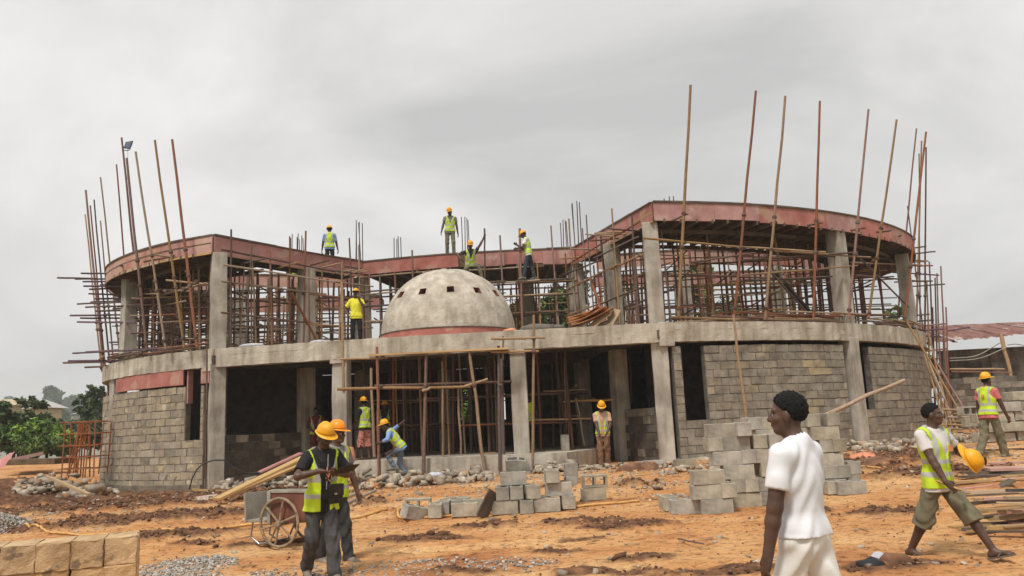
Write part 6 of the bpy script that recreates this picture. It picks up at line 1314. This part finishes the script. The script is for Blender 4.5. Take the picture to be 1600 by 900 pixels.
# stooping man at the porch
q = P(627, 750, 21.9); person((q[0], 21.9, .40), 100, dict(lean=38, pz=.90, px=0, py=-.02, hyaw=10, hpitch=-14, wl=(-.26, .55, 1.02), wr=(.32, -.05, 1.52), el=(-1, -.2, -.3), er=(1, -.4, .3), al=(-.1, .18, .36), ar=(.08, -.16, .085), kl=(-.2, 1, .3), twist=-14, hl=dict(curl=1.1), hr=dict(curl=1.1)), dict(hv, top='sky_blue_cotton', sleeve=1.45, bottom='blue_denim', fold=.009, shoe='shoe'), 'stooping worker in blue shirt and jeans stepping up onto the porch', 1.74, .013)
q = P(571, 713, 23.6); person((q[0], 23.6, ZF), 48, dict(lean=4, hyaw=-10, hpitch=0, wl=(-.2, .3, 1.0), wr=(.2, .32, 1.0), al=(-.1, .04, .085), ar=(.1, -.05, .085)), dict(hv, top='black_cotton', sleeve=.9, bottom='pink_print', leg=.66, wide=.035, shoe='sandal'), 'worker in pink spotted shorts standing with his back turned in the porch', 1.74, BG)
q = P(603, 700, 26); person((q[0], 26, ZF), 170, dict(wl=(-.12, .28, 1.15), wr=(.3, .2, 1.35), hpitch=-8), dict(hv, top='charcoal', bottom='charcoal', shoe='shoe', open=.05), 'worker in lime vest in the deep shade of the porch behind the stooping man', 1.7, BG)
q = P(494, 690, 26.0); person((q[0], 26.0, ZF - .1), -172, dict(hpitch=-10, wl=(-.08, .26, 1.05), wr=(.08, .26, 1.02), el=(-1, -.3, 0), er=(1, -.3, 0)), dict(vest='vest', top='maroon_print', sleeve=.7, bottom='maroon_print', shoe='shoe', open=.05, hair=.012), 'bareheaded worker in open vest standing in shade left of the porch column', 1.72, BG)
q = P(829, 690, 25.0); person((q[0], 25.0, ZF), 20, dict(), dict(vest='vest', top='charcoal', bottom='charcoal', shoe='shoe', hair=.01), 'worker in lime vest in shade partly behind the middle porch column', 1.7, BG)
# workers on the slab and the roof
q = P(557, 530, 24.7); person((q[0], 24.7, Z2), 186, dict(hpitch=6, wl=(-.12, .22, 1.43), wr=(.24, .08, .95), el=(-.6, -.2, -1), er=(1, -.5, 0), hl=dict(d=(.3, .2, 1), n=(.2, -1, 0), curl=.6), al=(-.13, 0, .085), ar=(.12, .02, .085)), dict(vest='vesty', plain=1, helmet=1, top='vesty', sleeve=.75, bottom='black_trouser', shoe='shoe'), 'worker in yellow vest and black trousers on the slab, hand at his mouth', 1.72, .013)
q = P(515, 372, 30.0); person((q[0], 30.0, Z4 - .04), 8, dict(hyaw=10, hpitch=-6, wl=(-.3, .1, .85), wr=(.3, .08, .86)), dict(hv, top='sky_blue_cotton', sleeve=.9, bottom='charcoal', shoe='shoe'), 'worker standing back turned behind the left red roof edge', 1.74, BG)
q = P(704, 395, 28.35); person((q[0], 28.35, Z4 - .03), 188, dict(lean=3, side=-3, hyaw=-26, hpitch=-24, wl=(-.29, .0, .84), wr=(.32, .12, .86), al=(-.12, .05, .085), ar=(.12, -.04, .085)), dict(hv, top='grey_cotton', sleeve=.5, bottom='olive_cotton', shoe='shoe'), 'worker standing upright on the red roof edge above the dome looking down', 1.74, .013)
q = P(735, 405, 27.35); person((q[0], 27.4, zb + .07), 186, dict(lean=18, pz=.62, hyaw=0, hpitch=-22, wl=(-.52, .12, 1.62), wr=(.34, .22, .80), el=(-1, -.2, -.6), er=(1, -.5, .2), al=(-.34, .34, .12), ar=(.12, .16, .085), kl=(-.4, 1, .4), kr=(.3, 1, .4), hl=dict(curl=1.1, d=(-.2, 0, 1), n=(-1, .3, 0)), twist=8), dict(hv, top='charcoal', sleeve=.5, bottom='olive_cotton', shoe='shoe'), 'crouching worker gripping a pole with a raised arm just behind the dome', 1.74, .013)
q = P(828, 437, 27.35); person((q[0], 27.35, zb + .072), 82, dict(lean=8, hyaw=6, hpitch=-30, wl=(-.12, .40, 1.12), wr=(.10, .42, 1.3), el=(-.6, -.5, -1), er=(.6, -.5, -1), al=(-.1, .2, .085), ar=(.1, -.16, .085), hl=dict(curl=1.1), hr=dict(curl=1.1)), dict(hv, top='cream_cotton', sleeve=.7, bottom='dark_denim', fold=.008, shoe='shoe'), 'worker in jeans standing on the high board right of the dome holding a pole', 1.74, .013)
q = P(456, 425, 33.6); person((q[0], 33.7, Z4 - .56), 20, dict(), dict(hv, top='charcoal', bottom='charcoal', shoe='shoe'), 'worker on the far roof beam seen through the left wing', 1.72, BG)
# ------------------------------------------------------------------ trees, bushes and far buildings
def leafmat(name, c1, c2):
    m = bpy.data.materials.new(name); m.use_nodes = True; t = m.node_tree; b = t.nodes['Principled BSDF']; g = t.nodes.new('ShaderNodeNewGeometry'); r = t.nodes.new('ShaderNodeValToRGB')
    r.color_ramp.elements[0].color = (*c2, 1); r.color_ramp.elements[1].color = (*c1, 1); t.links.new(g.outputs['Random Per Island'], r.inputs[0]); t.links.new(r.outputs[0], b.inputs['Base Color']); b.inputs['Roughness'].default_value = .6; b.inputs['Specular IOR Level'].default_value = .25
    return m
LEAF = dict(dark=leafmat('dark_leaf', (.075, .11, .03), (.03, .052, .015)), mid=leafmat('mid_leaf', (.12, .19, .035), (.05, .09, .02)), light=leafmat('light_leaf', (.24, .36, .05), (.10, .19, .03)), dusty=leafmat('dusty_leaf', (.11, .14, .055), (.05, .07, .028)))
MAT['bark'] = pmat('bark', (.11, .08, .055), (.06, .045, .03), 8, .95, .5, 20)
def crown(lobes, n, size, leaf, clumps=26):
    Vs = []
    for (cx, cy, cz, rx, ry, rz) in lobes:
        m = max(6, int(n / len(lobes) / clumps)); C = rng.normal(0, 1, (clumps, 3)); C /= np.linalg.norm(C, axis=1)[:, None]; C *= rng.uniform(.45, 1.0, (clumps, 1)); C = C * (rx, ry, rz) + (cx, cy, cz)
        for c in C:
            rr = rng.uniform(.16, .34) * (rx + ry + rz) / 3; d = rng.normal(0, 1, (m, 3)); d /= np.linalg.norm(d, axis=1)[:, None]; p_ = c + d * rr * rng.uniform(.5, 1.0, (m, 1)) * (1, 1, .75)
            u = rng.normal(0, 1, (m, 3)); u /= np.linalg.norm(u, axis=1)[:, None]; nn = d * .7 + rng.normal(0, .5, (m, 3)) + (0, 0, .5); nn /= np.linalg.norm(nn, axis=1)[:, None]; v = np.cross(nn, u); v /= np.linalg.norm(v, axis=1)[:, None]; u = np.cross(v, nn)
            s = size * rng.uniform(.6, 1.4, (m, 1)); Vs.append(np.stack([p_ - u * s, p_ - v * s * .45 , p_ + u * s, p_ + v * s * .45], 1).reshape(-1, 3))
    V = np.concatenate(Vs); F = np.arange(len(V)).reshape(-1, 4); return npmesh('crown', V, F, LEAF[leaf])
def tree(name, x, y, z, lobes, n, size, leaf, label, cat='tree', trunk=.2, group='trees and bushes around the site'):
    r = root(name, (x, y, z), label, cat, group); L_ = [(x + a, y + b, z + c, d, e, f) for a, b, c, d, e, f in lobes]
    add('crown', crown(L_, n, size, leaf), None, r)
    mb = MB(); top = max(l[2] for l in L_)
    mb.tube([(x, y, z - .5), (x + .1, y, z + (top - z) * .5), (x, y, top)], [trunk, trunk * .7, trunk * .25], 7)
    for l in L_: mb.tube([(x + .05, y, z + (l[2] - z) * .45), ((x + l[0]) / 2, (y + l[1]) / 2, z + (l[2] - z) * .75), (l[0], l[1], l[2])], [trunk * .5, trunk * .35, trunk * .12], 5)
    add('trunk', mb.mesh('trunk', MAT['bark'], smooth=True), None, r); return r
def atl(px, py, Y): q = P(px, py, Y); return q
# left bushes (beyond the site's edge)
def bush(px, py_top, py_base, Y, w, leaf, n, size, label, name='bush'):
    t = P(px, py_top, Y); b = P(px, py_base, Y); hgt = t[2] - b[2]; x, z = b[0], b[2]; W_ = w / FPX * Y
    lobes = [(rng.uniform(-.35, .35) * W_, rng.uniform(-.8, .8), hgt * rng.uniform(.3, .78), W_ * rng.uniform(.22, .34), 1.3, hgt * rng.uniform(.24, .34)) for _ in range(6)] + [(0, 0, hgt * .35, W_ * .42, 1.2, hgt * .36)]
    tree(name, x, Y, z, lobes, n, size, leaf, label, 'bush' if name == 'bush' else 'tree', .09)
bush(28, 622, 712, 47, 105, 'dark', 7000, .17, 'big dark green bush at the left edge'); bush(-15, 626, 712, 46, 80, 'dark', 4500, .17, 'dark bush cut off by the left edge of the picture'); bush(72, 652, 712, 43, 72, 'light', 5200, .15, 'bright green leafy bush left of the rebar cage'); bush(20, 656, 712, 42, 80, 'mid', 5200, .15, 'mid green bush in front of the big dark one'); bush(100, 668, 712, 44, 40, 'light', 2600, .14, 'small bright bush just left of the rebar cage'); bush(56, 678, 714, 40.5, 56, 'mid', 3200, .13, 'low green bush at the edge of the soil')
bush(80, 648, 700, 50, 40, 'dark', 2600, .17, 'small dark bush below the far house'); bush(140, 655, 705, 48, 60, 'dusty', 3000, .15, 'dusty bush seen through the rebar cage')
tb_ = lambda *a: bush(*a, name='tree')
tb_(148, 601, 690, 62, 44, 'dark', 5200, .22, 'dense dark tree next to the left end of the building'); tb_(70, 606, 660, 430, 42, 'dark', 3600, 1.4, 'tall hazy tree rising above the far roofs'); tb_(100, 618, 660, 500, 60, 'dark', 3000, 1.6, 'low hazy tree right of the tall hazy one'); tb_(135, 620, 660, 520, 50, 'dark', 3000, 1.6, 'hazy tree beside the dense dark tree'); tb_(12, 618, 650, 560, 60, 'dark', 2600, 1.8, 'faint hazy tree line at the left edge'); tb_(118, 640, 672, 240, 50, 'dusty', 3000, .8, 'grey green tree in the valley below the hazy trees'); tb_(92, 640, 672, 260, 30, 'dusty', 2000, .8, 'small valley tree beside the far house')
# trees behind the building
def tall(px, py_top, Y, w, label, leaf='mid', n=7000, size=.2):
    t = P(px, py_top, Y); x = t[0]; hgt = t[2] + .5; W_ = w / FPX * Y
    lobes = [(rng.uniform(-.4, .4) * W_, rng.uniform(-1, 1), hgt * rng.uniform(.45, .86), W_ * .26, 1.5, hgt * .14) for _ in range(9)]; tree('tree', x, Y, -.5, lobes, n, size, leaf, label, 'tree', .3)
tall(842, 430, 41, 105, 'green tree showing behind the dome at its right', 'mid', 9000); tall(800, 440, 43, 80, 'darker green tree behind the dome and the pole', 'dark', 5000); tall(885, 395, 46, 50, 'tree top peeping over the roof right of the dome', 'dark', 3000); tall(1105, 378, 52, 60, 'tree seen under the roof of the right wing', 'mid', 3500); tall(1172, 470, 44, 60, 'low tree seen between props of the right wing', 'dark', 3000); tall(1392, 470, 46, 70, 'tree seen low behind the right wing props', 'mid', 4000)
for px, lb in ((600, 'bush behind the porch at its left'), (665, 'bush behind the middle of the porch'), (730, 'bush behind the porch near the slanting pole'), (860, 'bush behind the porch right of its column')): bush(px, 600, 680, 40, 90, 'mid' if px != 665 else 'light', 3000, .16, lb)
# far house
hs = root('house', tuple(P(70, 660, 85)), 'small cream house with pale hip roof beyond the bushes', 'house'); q = P(72, 640, 85); xa, xb = P(42, 640, 85)[0], P(68, 640, 85)[0]; zt = P(65, 637, 85)[2]
MAT['cream'] = pmat('cream_paint', (.62, .50, .30), (.5, .4, .25), 2, .8); MAT['paleroof'] = pmat('pale_roof', (.55, .53, .50), (.42, .40, .37), 2, .6)
add('wall', MB().box(xb - xa, 3, 4, T((xa + xb) / 2, 87, zt - 2)).mesh('wall', MAT['cream']), None, hs)
zr = P(62, 626, 88)[2]; e = .9; mb = MB(); mb.raw([(xa - .6, 84.9, zt), (xb + .6, 84.9, zt), (xb + .6, 88.9, zt), (xa - .6, 88.9, zt), (xa + .7, 87, zr), (xb - .9, 87, zr)], [(0, 1, 5, 4), (1, 2, 5), (2, 3, 4, 5), (3, 0, 4), (3, 2, 1, 0)]); add('roof', mb.mesh('roof', MAT['paleroof']), None, hs)
add('window', MB().box(.9, .1, 1.1, T((xa + xb) / 2 + .9, 85.47, zt - 1.2)).mesh('window', MAT['plastic_black']), None, hs)
h2 = root('house', tuple(P(10, 640, 110)), 'long tan roofed house at far left behind the dark bush', 'house'); xa, xb = P(-60, 630, 110)[0], P(20, 630, 110)[0]; zt = P(10, 634, 110)[2]; zr = P(10, 623, 112)[2]
add('wall', MB().box(xb - xa, 6, 4, T((xa + xb) / 2, 113, zt - 2)).mesh('wall', MAT['cream']), None, h2); mb = MB(); mb.raw([(xa - 1, 109, zt), (xb + 1, 109, zt), (xb + 1, 117, zt), (xa - 1, 117, zt), (xa, 113, zr), (xb - 1, 113, zr)], [(0, 1, 5, 4), (1, 2, 5), (2, 3, 4, 5), (3, 0, 4), (3, 2, 1, 0)]); add('roof', mb.mesh('roof', MAT['tanroof'] if 'tanroof' in MAT else pmat('tan_roof', (.50, .40, .26), (.4, .32, .2), 2, .7)), None, h2)
h3 = root('house', tuple(P(122, 645, 160)), 'faint white roofed building in the valley', 'house'); q0, q1 = P(108, 640, 160), P(132, 636, 160); mb = MB(); mb.raw([(q0[0], 160, q0[2] - 1), (q1[0], 160, q0[2] - .6), (q1[0], 168, q1[2] + .6), (q0[0], 168, q1[2])], [(0, 1, 2, 3)]); mb.box(q1[0] - q0[0], 7, 3, T((q0[0] + q1[0]) / 2, 164.5, q0[2] - 2.7)); add('roof', mb.mesh('roof', MAT['paleroof']), None, h3)
# ------------------------------------------------------------------ haze
hz = MB().box(2400, 960, 90, T(0, 455, 26)).mesh('haze', None); mh = bpy.data.materials.new('haze'); mh.use_nodes = True; t = mh.node_tree; t.nodes.remove(t.nodes['Principled BSDF']); pv = t.nodes.new('ShaderNodeVolumePrincipled'); pv.inputs['Color'].default_value = (.86, .90, .96, 1); pv.inputs['Density'].default_value = .0006; t.links.new(pv.outputs[0], t.nodes['Material Output'].inputs['Volume']); hz.materials.append(mh)
add('haze', hz, None, None, 'pale blue haze in the humid air', None, None, 'stuff')
